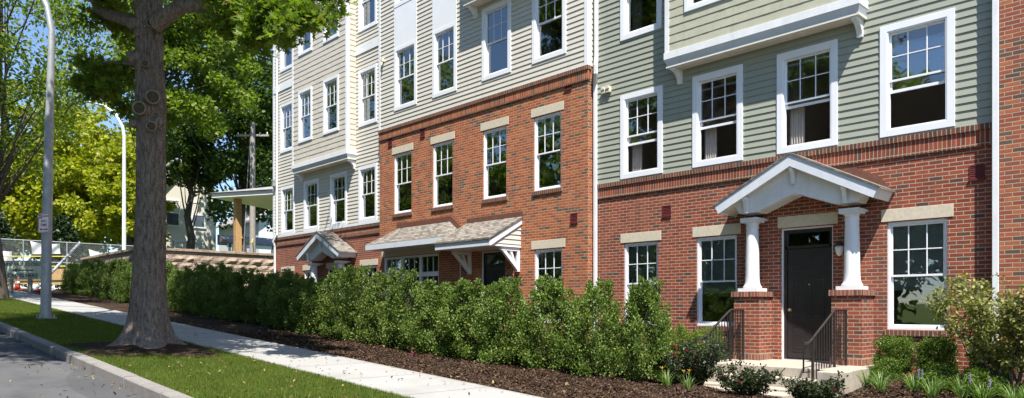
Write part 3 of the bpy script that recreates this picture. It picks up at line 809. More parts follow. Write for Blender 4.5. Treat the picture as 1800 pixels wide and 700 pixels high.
def conifer(x, y, z, H, r, label):
    root = empty('spruce_tree', (x, y, z)); tag(root, label, 'tree', 'trees beyond the retaining wall')
    P = []; D = []
    mb = MB(); mb.tube([(x, y, z-.3), (x, y, z+H)], [0.25, 0.03], 8)
    L = 18
    for i in range(L):
        t = i/(L-1); zz = z+H*(0.08+0.9*t); R0 = r*(1-t)**0.8
        for k in range(9):
            a = rng.uniform(0, 2*np.pi); rr = R0*rng.uniform(.75, 1.1)
            m = 90
            s = rng.random(m)**0.7
            q = np.stack([x+np.cos(a)*rr*s+rng.normal(size=m)*.18, y+np.sin(a)*rr*s+rng.normal(size=m)*.18, zz-0.28*rr*s*s+rng.normal(size=m)*.10], -1)
            P.append(q); D.append(np.tile([math.cos(a), math.sin(a), -.3], (m, 1)))
            mb.tube([(x, y, zz), (x+math.cos(a)*rr*.9, y+math.sin(a)*rr*.9, zz-0.25*rr*.8)], [0.04, 0.01], 4, cap=False)
    V, F = leaf_geo(np.concatenate(P), 0.26, 'dia', 0.4, np.concatenate(D))
    np_mesh('crown', V, F, M['leaf_fir'], root); mb.build('trunk', M['bark_d'], root)
for (x, y, H, r, lab) in [(-58, 5.0, 7.5, 3.0, 'dark spruce at the far left behind the white tarp'), (-62, 8.5, 6.0, 2.8, 'dark spruce behind the chain link fence left of the light pole'),
                          (-66, 3.2, 9.5, 3.4, 'taller dark spruce at the left edge behind the street tree'), (-60, 12.6, 4.6, 2.4, 'low dark spruce behind the fence between the two poles')]:
    conifer(x, y, gz(x)+.2, H, r, lab)

# trees across the street: they stand behind the camera and show in the window glass
for i, (x, y, H, r) in enumerate([(2, -13, 9, 4.6), (-6, -13.5, 11, 4.8), (-14, -13, 13, 5.0), (-23, -14, 12.5, 5.0), (-32, -13.5, 14, 5.2), (-41, -14, 14, 5.4), (-51, -13, 15, 5.6), (-62, -13, 15, 5.8), (-75, -13, 14, 5.8), (-90, -12, 15, 6)]):
    tree('street_tree', (x, y, gz(x)), 3, 0.3, (x, y, gz(x)+H*0.47), (r, r*.9, H*0.50), 110, 120, 0.36, M['leaf_bright' if i % 3 else 'leaf_oak'], M['bark_d'],
         '%s leafy tree up the hill across the street, mirrored in the window panes' % ['first','second','third','fourth','fifth','sixth','seventh','eighth','ninth','tenth'][i],
         group='trees across the street', clump=(0.9, 1.6), shape='spray', low_cut=-1.0)

# ------------------------------------------------------------------ building
WY = 13.48     # main wall plane
TY = 13.28     # orange brick section stands proud
RY = 13.30     # right brick section
TOP = 15.2

def wall_cells(x0, x1, z0, z1, holes):
    """rect cells covering the wall minus holes [(hx0,hx1,hz0,hz1)]"""
    xs = sorted(set([x0, x1]+[min(max(h[i], x0), x1) for h in holes for i in (0, 1)]))
    zs = sorted(set([z0, z1]+[min(max(h[i], z0), z1) for h in holes for i in (2, 3)]))
    out = []
    for i in range(len(xs)-1):
        for j in range(len(zs)-1):
            a, b, c, d = xs[i], xs[i+1], zs[j], zs[j+1]
            if b-a < 1e-5 or d-c < 1e-5: continue
            mx, mz = (a+b)/2, (c+d)/2
            if any(h[0] < mx < h[1] and h[2] < mz < h[3] for h in holes): continue
            out.append((a, b, c, d))
    return out

def brick_wall(name, x0, x1, z0, z1, y, holes, mat, parent, depth=0.22, side=None, reveal=0.10):
    b = MB()
    for (a, c, d, e) in wall_cells(x0, x1, z0, z1, holes):
        b.add([(a, y, d), (c, y, d), (c, y, e), (a, y, e)], [(0, 1, 2, 3)])
        b.add([(a, y+depth, d), (c, y+depth, d), (c, y+depth, e), (a, y+depth, e)], [(3, 2, 1, 0)])
    for h in holes:   # reveals
        hx0, hx1, hz0, hz1 = h
        hx0, hx1, hz0, hz1 = max(hx0, x0), min(hx1, x1), max(hz0, z0), min(hz1, z1)
        b.add([(hx0, y, hz0), (hx0, y+depth, hz0), (hx0, y+depth, hz1), (hx0, y, hz1)], [(0, 1, 2, 3)])
        b.add([(hx1, y, hz0), (hx1, y+depth, hz0), (hx1, y+depth, hz1), (hx1, y, hz1)], [(3, 2, 1, 0)])
        b.add([(hx0, y, hz1), (hx1, y, hz1), (hx1, y+depth, hz1), (hx0, y+depth, hz1)], [(0, 1, 2, 3)])
        b.add([(hx0, y, hz0), (hx1, y, hz0), (hx1, y+depth, hz0), (hx0, y+depth, hz0)], [(3, 2, 1, 0)])
    # ends and top
    b.add([(x0, y, z0), (x0, y+depth, z0), (x0, y+depth, z1), (x0, y, z1)], [(3, 2, 1, 0)])
    b.add([(x1, y, z0), (x1, y+depth, z0), (x1, y+depth, z1), (x1, y, z1)], [(0, 1, 2, 3)])
    b.add([(x0, y, z1), (x1, y, z1), (x1, y+depth, z1), (x0, y+depth, z1)], [(0, 1, 2, 3)])
    return b.build(name, mat, parent)

def siding(name, x0, x1, z0, z1, y, holes, mat, parent, ex=0.127, butt=0.020, axis='x', sgn=1, const=None, jitter=0):
    """clapboards: real overlapping boards. axis 'x': wall faces -y at y. axis 'y': wall at x=const, runs x0..x1 in y, faces sgn*x"""
    b = MB(); z = z0; r = random.Random(3)
    while z < z1-0.01:
        zt = min(z+ex, z1)
        segs = [(x0, x1)]
        for h in holes:
            if h[2] < (z+zt)/2 < h[3]:
                ns = []
                for (a, c) in segs:
                    if h[1] <= a or h[0] >= c: ns.append((a, c)); continue
                    if h[0] > a: ns.append((a, h[0]))
                    if h[1] < c: ns.append((h[1], c))
                segs = ns
        for (a, c) in segs:
            cuts = [a, c]
            if not jitter and c-a > 1.5:
                q = a+r.uniform(.3, 3.0)
                while q < c-.3:
                    cuts.insert(-1, q); q += r.uniform(2.4, 3.7)
            if jitter:
                cuts = [a]; q = a
                while q < c:
                    q += r.uniform(.12, .26); cuts.append(min(q, c))
            for i in range(len(cuts)-1):
                p, q = cuts[i], cuts[i+1]
                if q-p < 0.004: continue
                dz = r.uniform(-jitter, 0.0) if jitter else 0
                bb = butt*(r.uniform(.8, 1.15) if jitter else r.uniform(.93, 1.07))
                if axis == 'x':
                    v = [(p, y-bb, z+dz), (q, y-bb, z+dz), (q, y-.002, zt+.004), (p, y-.002, zt+.004), (p, y, z+dz), (q, y, z+dz)]
                    if jitter: f = [(0, 1, 2, 3), (4, 5, 1, 0), (0, 3, 4), (1, 5, 2)]
                    else: f = [(0, 1, 2, 3), (4, 5, 1, 0)]
                else:
                    X = const
                    v = [(X+sgn*bb, p, z+dz), (X+sgn*bb, q, z+dz), (X+sgn*.002, q, zt+.004), (X+sgn*.002, p, zt+.004), (X, p, z+dz), (X, q, z+dz)]
                    f = [(0, 1, 2, 3), (4, 5, 1, 0)] if sgn > 0 else [(3, 2, 1, 0), (0, 1, 5, 4)]
                b.add(v, f)
        z += ex
    # solid sheathing just behind
    if axis == 'x':
        for (a, c, d, e) in wall_cells(x0, x1, z0, z1, holes):
            b.add([(a, y+.004, d), (c, y+.004, d), (c, y+.004, e), (a, y+.004, e)], [(0, 1, 2, 3)])
    else:
        b.box(const-.05*sgn, const-.001*sgn, x0, x1, z0, z1)
    return b.build(name, mat, parent)

ROOMD = 3.6
def interior(parent, x0, x1, y, zf):
    """plain rooms behind the windows: floors, back wall, partitions"""
    b = MB()
    b.box(x0+.02, x1-.02, y+ROOMD, y+ROOMD+.1, 0.2, TOP-.3)
    for z in zf: b.box(x0+.02, x1-.02, y+.24, y+ROOMD, z, z+.25)
    b.box(x0+.02, x0+.12, y+.24, y+ROOMD, 0.2, TOP-.3)
    b.box(x1-.12, x1-.02, y+.24, y+ROOMD, 0.2, TOP-.3)
    xm = (x0+x1)/2
    b.box(xm-.05, xm+.05, y+.9, y+ROOMD, 0.2, TOP-.3)
    return b.build('interior_walls', M['interior'], parent)

def slab_frame(b, x0, x1, z0, z1, y0, y1, t, mi=0, tb=None):
    tb = tb or t
    b.box(x0, x0+t, y0, y1, z0, z1, mi); b.box(x1-t, x1, y0, y1, z0, z1, mi)
    b.box(x0+t, x1-t, y0, y1, z1-t, z1, mi); b.box(x0+t, x1-t, y0, y1, z0, z0+tb, mi)

def window(parent, x0, x1, z0, z1, y, casing=0.09, raised=0.0, blind=0.0, curtain=False, label=None, cols=3, rows=2, proud=0.03):
    """x0..z1 outer edges of the white surround.  y = outer wall plane"""
    b = MB()
    if casing:
        slab_frame(b, x0, x1, z0, z1, y-proud, y+.02, casing)
        c = casing
        slab_frame(b, x0+c-.012, x1-c+.012, z0+c-.012, z1-c+.012, y-proud+.008, y+.10, .034)
    else:
        c = 0.0
        slab_frame(b, x0, x1, z0, z1, y-.0, y+.10, .045)
    fr = b.build('window', M['vinyl'], parent, origin=((x0+x1)/2, y, z0), bevel=0.004)
    if label: fr['label'] = label
    i = c+.022 if casing else .04
    ix0, ix1, iz0, iz1 = x0+i, x1-i, z0+i, z1-i
    zm = (iz0+iz1)/2
    # upper sash with grille
    s = MB(); ya, yb = y+.028, y+.055
    slab_frame(s, ix0, ix1, zm-.02, iz1, ya, yb, .036)
    for k in range(1, cols): 
        xx = ix0+(ix1-ix0)*k/cols; s.box(xx-.009, xx+.009, ya+.006, ya+.02, zm+.014, iz1-.03)
    for k in range(1, rows):
        zz = zm+(iz1-zm)*k/rows; s.box(ix0+.03, ix1-.03, ya+.0075, ya+.0185, zz-.009, zz+.009)
    s.build('upper_sash', M['vinyl'], fr, bevel=0.003)
    s = MB(); s.add([(ix0+.03, ya+.02, zm), (ix1-.03, ya+.02, zm), (ix1-.03, ya+.02, iz1-.03), (ix0+.03, ya+.02, iz1-.03)], [(0, 1, 2, 3)])
    s.build('pane', M['glass'], fr)
    # lower sash, may be pushed up
    up = raised; s = MB(); ya, yb = y+.060, y+.087
    slab_frame(s, ix0, ix1, iz0+up, zm+.02+up, ya, yb, .036, tb=.05)
    s.build('lower_sash', M['vinyl'], fr, bevel=0.003)
    s = MB(); s.add([(ix0+.03, ya+.015, iz0+.045+up), (ix1-.03, ya+.015, iz0+.045+up), (ix1-.03, ya+.015, zm+up), (ix0+.03, ya+.015, zm+up)], [(0, 1, 2, 3)])
    s.build('pane', M['glass'], fr)
    if blind:
        s = MB(); zb = iz1-(iz1-iz0)*blind; z = iz1-.03
        s.box(ix0+.01, ix1-.01, y+.115, y+.15, iz1-.04, iz1)
        while z > zb:
            s.add([(ix0+.015, y+.118, z-.010), (ix1-.015, y+.118, z-.010), (ix1-.015, y+.134, z+.009), (ix0+.015, y+.134, z+.009)], [(0, 1, 2, 3)])
            z -= .0235
        s.box(ix0+.012, ix1-.012, y+.118, y+.142, zb-.03, zb-.008)
        s.build('blind', M['blind'], fr)
    if curtain:
        s = MB(); n = 26
        for (a, e) in ((ix0, ix0+.30), (ix1-.10, ix1+.04)):
            vs = []
            for k in range(n+1):
                xx = a+(e-a)*k/n; yy = y+.24+.022*math.sin(k*1.4)
                vs += [(xx, yy, iz0-.2), (xx, yy, iz1)]
            s.add(vs, [(2*k, 2*k+2, 2*k+3, 2*k+1) for k in range(n)], 0, True)
        s.build('curtain', M['curtain'], fr)
    return fr

def lintel(parent, x0, x1, z0, z1, y, proud=.012):
    b = MB(); b.box(x0, x1, y-proud, y+.1, z0, z1); return b.build('lintel', M['lintel'], parent, origin=((x0+x1)/2, y, z0), bevel=.004)

def sill(parent, x0, x1, z, y, mat='rowlock'):
    b = MB(); b.box(x0, x1, y-.035, y+.08, z-.10, z-.003); return b.build('brick_sill', M[mat], parent, origin=((x0+x1)/2, y, z))

def band(parent, x0, x1, z, y, mat, ends=(False, False)):
    """projecting brick belt: rowlock cap over soldier course over a corbelled course"""
    b = MB(); e0 = .03 if ends[0] else 0; e1 = .03 if ends[1] else 0
    b.box(x0-e0, x1+e1, y-.045, y+.1, z-.095, z+.0)
    b.build('brick_belt_cap', M['rowlock'], parent)
    b = MB(); b.box(x0-e0*.5, x1+e1*.5, y-.018, y+.05, z-.30, z-.097); b.build('soldier_course', M[mat], parent)
    b = MB(); b.box(x0-e0, x1+e1, y-.034, y+.05, z-.345, z-.303); b.build('brick_belt_base', M['rowlock'], parent)

def vent(parent, x, z, y):
    b = MB(); w = .11
    slab_frame(b, x-w, x+w, z-w, z+w, y-.014, y+.01, .015)
    for k in range(6):
        zz = z-w+.02+k*.033
        b.add([(x-w+.01, y-.012, zz), (x+w-.01, y-.012, zz), (x+w-.01, y+.008, zz+.028), (x-w+.01, y+.008, zz+.028)], [(0, 1, 2, 3)])
    b.box(x-w+.012, x+w-.012, y-.002, y-.0005, z-w+.012, z+w-.012)
    b.box(x-w-.01, x+w+.01, y-.03, y-.002, z-w-.03, z-w-.003)
    b.build('wall_vent', M['vent'], parent, origin=(x, y, z))

def downspout(parent, pts, w=.085, d=.06):
    b = MB()
    for i in range(len(pts)-1):
        a = Vector(pts[i]); c = Vector(pts[i+1]); t = (c-a).normalized()
        s = Vector((1, 0, 0)); s = (s-t*s.dot(t)).normalized(); o = t.cross(s)
        a2 = a-t*.015; c2 = c+t*.015
        q = []
        for p in (a2, c2):
            q += [p+s*w/2+o*d/2, p-s*w/2+o*d/2, p-s*w/2-o*d/2, p+s*w/2-o*d/2]
        b.add(q, [(0,1,2,3), (7,6,5,4), (0,4,5,1), (1,5,6,2), (2,6,7,3), (3,7,4,0)])
    return b.build('downspout', M['white'], parent, bevel=.008)

def wall_lamp(parent, x, z, y):
    b = MB(); b.box(x-.045, x+.045, y-.02, y, z-.06, z+.10)
    b.tube([(x, y-.02, z+.06), (x, y-.07, z+.10), (x, y-.11, z+.09)], .012, 8)
    b.lathe(x, y-.11, [(.02, z+.11), (.045, z+.10), (.085, z+.055), (.085, z+.045), (.075, z+.04)], 16)
    l = b.build('wall_lamp', M['iron'], parent, origin=(x, y, z))
    g = MB(); g.lathe(x, y-.11, [(.072, z+.045), (.07, z-.02), (.05, z-.10), (.02, z-.135), (.004, z-.14)], 16)
    g.build('lamp_shade', M['lampglass'], l)

def door(parent, x0, x1, z0, z1, y, mat, knob_right=False):
    """door recessed in its frame: transom, six raised panels"""
    b = MB()
    slab_frame(b, x0, x1, z0, z1, y+.02, y+.12, .03)
    f = b.build('door_frame', M['white'] if mat == 'door' else M['white'], parent, origin=((x0+x1)/2, y, z0))
    fx0, fx1 = x0+.03, x1-.03
    b = MB(); zt = z1-.34
    b.box(fx0, fx1, y+.05, y+.12, zt-.05, zt)            # transom bar
    b.box(fx0, fx0+.06, y+.05, y+.12, z0, z1-.03); b.box(fx1-.06, fx1, y+.05, y+.12, z0, z1-.03)
    b.box(fx0+.06, fx1-.06, y+.05, y+.12, z1-.09, z1-.03)
    b.box(fx0+.06, fx1-.06, y+.04, y+.12, z0, z0+.05)
    b.build('door_jamb', M[mat], parent)
    g = MB(); g.add([(fx0+.06, y+.09, zt), (fx1-.06, y+.09, zt), (fx1-.06, y+.09, z1-.09), (fx0+.06, y+.09, z1-.09)], [(0, 1, 2, 3)])
    g.build('transom_pane', M['glass'], parent)
    d = MB(); dx0, dx1, dz0, dz1 = fx0+.064, fx1-.064, z0+.055, zt-.054
    d.box(dx0, dx1, y+.075, y+.115, dz0, dz1)
    w = dx1-dx0; H = dz1-dz0
    for (a, c) in ((.12, .45), (.55, .88)):
        for (p, q) in ((.06, .30), (.36, .72), (.80, .93)):
            xa, xb, za, zb = dx0+w*a, dx0+w*c, dz0+H*p, dz0+H*q
            # moulding ring standing proud, raised field in it
            slab_frame(d, xa, xb, za, zb, y+.066, y+.076, .018)
            d.box(xa+.045, xb-.045, y+.068, y+.0765, za+.045, zb-.045)
    dd = d.build('door', M[mat], parent, origin=(dx0, y, z0), bevel=.004)
    k = MB(); kx = dx0+w*.52; k.lathe(0, 0, [(.006, 0), (.016, .002), (.016, .01), (.004, .014)], 10)
    for i, v in enumerate(k.v): k.v[i] = (kx+v[0], y+.07-v[2], z0+1.46+v[1])
    k.build('peephole', M['brass'], dd)
    k = MB(); kx = dx1-.06 if knob_right else dx0+.06
    k.lathe(0, 0, [(.03, 0), (.03, .01), (.014, .015), (.014, .04), (.03, .05), (.03, .07), (.01, .08)], 14)
    for i, v in enumerate(k.v): k.v[i] = (kx+v[0], y+.075-v[2], z0+.98+v[1])
    k.build('door_knob', M['brass'], dd)
    return dd

def bracket_poly(x, y, z, dy, dz, t, parent, mat='white', name='bracket'):
    """curved eave bracket: plate in the y-z plane, from wall (y) projecting dy towards the street, height dz below z"""
    pts = [(x-t/2, y, z), (x-t/2, y-dy, z), (x-t/2, y-dy, z-.05)]
    for k in range(1, 8):
        a = k/8*math.pi/2
        pts.append((x-t/2, y-dy+(dy-.06)*math.sin(a)**1.0*1.0, z-.05-(dz-.05)*(1-math.cos(a))))
    pts += [(x-t/2, y-.06, z-dz), (x-t/2, y, z-dz)]
    b = MB(); b.prism(pts, (t, 0, 0)); return b.build(name, M[mat], parent, origin=(x, y, z), bevel=.004)

# ---- gabled entrance portico (centre X, everything relative)
def portico(parent, cx, y, zl, dz=0.0):
    """cx centre, y wall plane, zl landing level; returns part with sub-parts"""
    ap = 4.50+dz; half = 1.53; yf = y-.70; pitch = .513
    root = MB()
    # shingled roof: two slabs with real thickness
    def slope(sg):
        e = ap-half*pitch
        t = .035
        p = [(cx, yf-.02, ap), (cx+sg*(half+.03), yf-.02, e-.015), (cx+sg*(half+.03), y-.004, e-.015), (cx, y-.004, ap)]
        root.prism(p if sg > 0 else p[::-1], (0, 0, -t))
    slope(1); slope(-1)
    pr = root.build('portico_roof', M['shingle'], parent, origin=(cx, y, ap))
    s = math.atan(pitch); cs, sn = math.cos(s), math.sin(s)
    fw = .19   # fascia width measured perpendicular to slope
    for sg in (1, -1):
        b = MB(); top = ap-.037
        A = (cx, yf, top); B = (cx+sg*half, yf, top-half*pitch)
        Bd = (B[0]-sg*fw*sn*.95, yf, B[2]-fw*cs*.95); Ad = (cx, yf, top-fw/cs)
        b.prism([A, B, Bd, Ad] if sg < 0 else [Ad, Bd, B, A], (0, .03, 0))
        b.build('rake_fascia', M['fascia'], pr)
        # eave board perpendicular to the slope, running back to the wall
        b = MB(); e0 = Vector((B[0], yf+.032, B[2])); dn = Vector((-sg*fw*sn*.95, 0, -fw*cs*.95)); inn = Vector((-sg*.03*cs, 0, .03*sn*1))
        b.prism([e0, e0+dn, e0+dn+inn, e0+inn], (0, y-.004-(yf+.032), 0))
        b.build('eave_board', M['white'], pr)
        # soffit under the overhang (between fascia and frieze), beadboard
        b = MB(); t2 = top-fw/cs+.035
        b.add([(cx, yf+.03, t2), (cx+sg*(half-.09), yf+.03, t2-(half-.09)*pitch), (cx+sg*(half-.09), y-.005, t2-(half-.09)*pitch), (cx, y-.005, t2)], [(0, 1, 2, 3)])
        n = 16
        for k in range(n):
            u = (half-.12)*(k+.5)/n
            b.box(cx+sg*u-.004, cx+sg*u+.004, yf+.034, y-.006, t2-u*pitch-.008, t2-u*pitch+.001)
        b.build('soffit', M['soffit'], pr)
        # raking frieze beam set back: big board above the columns, outer face to inner face
        yb0, yb1 = y-.50, y-.10
        zt = t2-.004
        inner = .155
        b = MB()
        P = [(cx, yb0, zt), (cx+sg*1.20, yb0, zt-1.20*pitch), (cx+sg*1.20-sg*.09, yb0, zt-1.20*pitch-.16), (cx+sg*.74, yb0, zt-1.20*pitch-.16), (cx, yb0, zt-.50)]
        b.prism(P if sg < 0 else P[::-1], (0, yb1-yb0, 0))
        b.build('pediment_beam', M['white'], pr, bevel=.003)
        b = MB()   # lower raking strip, a step back in the profile
        P2 = [(cx, yb0-.018, zt-.002), (cx+sg*1.20, yb0-.018, zt-1.20*pitch-.002), (cx+sg*1.16, yb0-.018, zt-1.16*pitch-.085), (cx, yb0-.018, zt-.085)]
        b.prism(P2 if sg < 0 else P2[::-1], (0, .017, 0))
        b.build('frieze_strip', M['white'], pr)
        # ceiling between beams
        b = MB()
        for k in range(12):
            u = .08+(.66-.02)*k/12
            b.box(cx+sg*u-.004, cx+sg*u+.004, yb0+.006, yb1-.006, zt-.505-u*(1.20*pitch+.16-.50)/.74-.006, zt-.505-u*(1.20*pitch+.16-.50)/.74+.003)
        b.build('ceiling_bead', M['soffit'], pr)
        # short board return to wall
        # copper flashing on the wall above the slope
        b = MB()
        F = [(cx, y-.012, ap+.15), (cx+sg*(half-.16), y-.012, ap+.15-(half-.16)*pitch), (cx+sg*(half-.10), y-.012, ap-.0-(half-.10)*pitch), (cx, y-.012, ap)]
        zc = 4.255+dz
        F = [(p[0], p[1], min(p[2], zc)) for p in F]
        xcut = (ap+.15-zc)/pitch
        F = [(cx, y-.012, zc), (cx+sg*xcut, y-.012, zc), (cx+sg*(half-.20), y-.012, ap+.15-(half-.20)*pitch), (cx+sg*(half-.04), y-.012, ap-.02-(half-.04)*pitch), (cx, y-.012, ap-.25)]
        b.prism(F if sg < 0 else F[::-1], (0, .010, 0))
        b.build('copper_flashing', M['copper'], pr)
    # brackets on the frieze carrying the rake
    for bxk in (-1, 0, 1):
        bx = cx+bxk*.93; zz = (t2-.005-abs(bxk*.93)*pitch)
        if bxk == 0: zz -= .03
        bracket_poly(bx, y-.52, zz-.01, .15, .30, .075, pr)
    for bxk in (-1, 1):
        X = cx+bxk*.945
        # brick pedestal
        b = MB(); b.box(X-.26, X+.26, y-.53, y-.002, zl, zl+1.205)
        b.build('pedestal', M['brick_red'], parent, origin=(X, y, zl))
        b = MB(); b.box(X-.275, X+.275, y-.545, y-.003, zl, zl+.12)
        b.build('pedestal_base', M['rowlock_pedestal'], parent, origin=(X, y, zl))
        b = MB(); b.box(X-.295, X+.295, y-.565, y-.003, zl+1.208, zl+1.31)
        b.build('pedestal_cap', M['rowlock_pedestal'], parent, origin=(X, y, zl+1.2), bevel=.003)
        # tapered column with base and capital
        z0 = zl+1.312; z1 = 3.372+dz; cy = y-.29
        b = MB(); b.box(X-.20, X+.20, cy-.20, cy+.20, z0, z0+.065)
        prof = [(r_*.93, z_) for r_, z_ in [(.185, z0+.066), (.192, z0+.085), (.185, z0+.105), (.165, z0+.118), (.158, z0+.15), (.148, z0+.19), (.143, z0+.3), (.135, z0+.75), (.122, z1-.16), (.122, z1-.155), (.136, z1-.145), (.136, z1-.13), (.122, z1-.12), (.124, z1-.085), (.145, z1-.055), (.155, z1-.045)]]
        b.lathe(X, cy, prof, 32)
        b.box(X-.165, X+.165, cy-.165, cy+.165, z1-.044, z1+.0)
        b.build('column', M['white'], parent, origin=(X, cy, z0))
        b = MB(); b.box(X-.17, X+.17, y-.46, y-.004, z1+.002, z1+.045)
        b.build('column_cap_block', M['white'], parent, origin=(X, y, z1), bevel=.003)
    return pr

def bay(parent, x0, x1, y, zb, zt, proj, mat, wins, hz, shake=True, jitter=.004):
    """box bay: shake face, side faces, trims, sloping lower fascia, soffit and brackets"""
    yf = y-proj
    holes = [(a+.05, c-.05, d+.05, e-.05) for (a, c, d, e) in wins]
    f0 = zb+.30
    bd = siding('bay_face', x0+.09, x1-.09, f0, zt, yf, holes, M[mat], parent, ex=.18, butt=.014, jitter=jitter)
    for sg, X in ((1, x1), (-1, x0)):
        siding('bay_side', yf+.09, y-.02, f0, zt, 0, [], M[mat], bd, ex=.18, butt=.014, axis='y', sgn=sg, const=X-sg*.012)
        b = MB(); xa, xb = (X-.09, X+.012) if sg > 0 else (X-.012, X+.09)
        b.box(xa, xb, yf-.02, yf+.09, f0, zt); b.build('corner_post', M['white'], bd)
    b = MB(); b.box(x0-.03, x1+.03, yf-.035, y-.01, zb+.15, f0-.002); b.build('bay_skirt', M['white'], bd, bevel=.004)
    # sloping cove under the skirt
    b = MB()
    A = [(x0-.025, yf-.03, zb+.148), (x0+.02, yf+.035, zb+.02), (x0+.02, y-.012, zb+.02), (x0-.025, y-.012, zb+.148)]
    B = [(x1+.025, yf-.03, zb+.148), (x1-.02, yf+.035, zb+.02), (x1-.02, y-.012, zb+.02), (x1+.025, y-.012, zb+.148)]
    b.add(A+B, [(0,1,2,3), (7,6,5,4), (0,4,5,1), (1,5,6,2), (0,3,7,4)]); b.build('bay_cove', M['fascia'], bd)
    b = MB(); b.box(x0-.002, x1+.002, yf+.012, y-.012, zb-.02, zb+.018)
    n = int((x1-x0)/.1)
    for k in range(n):
        xx = x0+.05+k*.1; b.box(xx-.003, xx+.003, yf+.02, y-.02, zb-.026, zb-.019)
    b.build('bay_soffit', M['soffit'], bd)
    for X in (x0+.14, x1-.10):
        bracket_poly(X, y-.02, zb-.022, proj-.06, .30, .10, bd)
    for (a, c, d, e) in wins:
        window(parent, a, c, d, e, yf-.006, .09)
    b = MB(); b.box(x0+.1, x1-.1, yf+.10, y+.23, f0-.1, f0-.05); b.build('bay_floor', M['interior'], bd)
    b = MB(); b.box(x0+.02, x1-.02, yf+.02, y+.2, zt, zt+.05); b.build('bay_roof', M['white'], bd)
    return bd

HB = [0]
def holes_of(lst, i=.05): return [(a+i, c-i, d+i, e-i) for (a, c, d, e) in lst]

# ================= sage green unit =================
def green_unit():
    r = empty('townhouse', (-7.1, WY, 0.6)); tag(r, 'sage green clapboard over dark red brick townhouse with white columned gabled porch', 'townhouse', 'attached townhouses of the terrace')
    x0, x1 = -11.36, -3.02
    gf = [(-10.45, -9.51, 1.30, 3.16), (-8.53, -7.59, 1.30, 3.16), (-4.73, -3.79, 1.30, 3.16)]
    dr = (-6.66, -5.66, .66, 3.20)
    brick_wall('brick_wall', x0, x1, -.3, 4.58, WY, gf+[dr], M['brick_red'], r)
    band(r, x0, x1, 4.61, WY, 'soldier_red')
    for i, w in enumerate(gf):
        window(r, w[0], w[1], w[2], w[3], WY+.03, 0, blind=(.55, .62, .62)[i])
        lintel(r, w[0]-.09, w[1]+.09, 3.172, 3.385, WY)
        sill(r, w[0]-.03, w[1]+.03, 1.30, WY, 'rowlock')
    lintel(r, -6.72, -5.57, 3.215, 3.43, WY)
    door(r, *dr, WY+.02, 'door')
    w2 = [(-10.52, -9.36, 4.64, 6.57), (-8.60, -7.44, 4.64, 6.57), (-6.72, -5.56, 4.64, 6.57), (-4.83, -3.67, 4.64, 6.57)]
    w3 = [(-10.52, -9.38, 7.83, 9.76)]
    siding('clapboard_wall', x0+.02, x1, 4.612, TOP, WY-.012, holes_of(w2+w3), M['sid_green'], r)
    for i, w in enumerate(w2):
        window(r, *w, WY-.014, .115, raised=(.62, .66, .72, .62)[i], curtain=(i != 3), proud=.035)
    window(r, *w3[0], WY-.014, .115, curtain=True, proud=.035)
    bay(r, -9.04, -5.06, WY, 6.80, 10.9, .38, 'shake_green', [(-8.56, -7.42, 7.82, 9.76), (-6.66, -5.52, 7.82, 9.76)], None)
    vent(r, -9.27, 3.81, WY); vent(r, -3.36, 3.86, WY)
    portico(r, -6.15, WY, .68)
    wall_lamp(r, -5.50, 2.75, WY)
    # service boxes on the siding next to the downspout
    b = MB()
    for (a, c) in ((-11.05, -10.93), (-10.91, -10.79), ):
        b.box(a, c, WY-.10, WY-.03, 6.72, 6.86); b.box(a+.01, c-.01, WY-.12, WY-.10, 6.80, 6.87)
    b.build('service_box', M['cream_board'], r, bevel=.006)
    downspout(r, [(-11.22, WY-.06, TOP), (-11.22, WY-.06, 7.62), (-11.13, WY-.19, 7.40), (-11.13, WY-.19, 7.20), (-11.25, WY-.06, 7.0), (-11.25, WY-.06, .8)])
    downspout(r, [(-3.07, WY-.145, TOP), (-3.07, WY-.145, .55)], w=.09, d=.10)
    interior(r, x0, x1, WY, (.35, 3.75, 6.95, 10.2, 13.4))
    return r
green_unit()

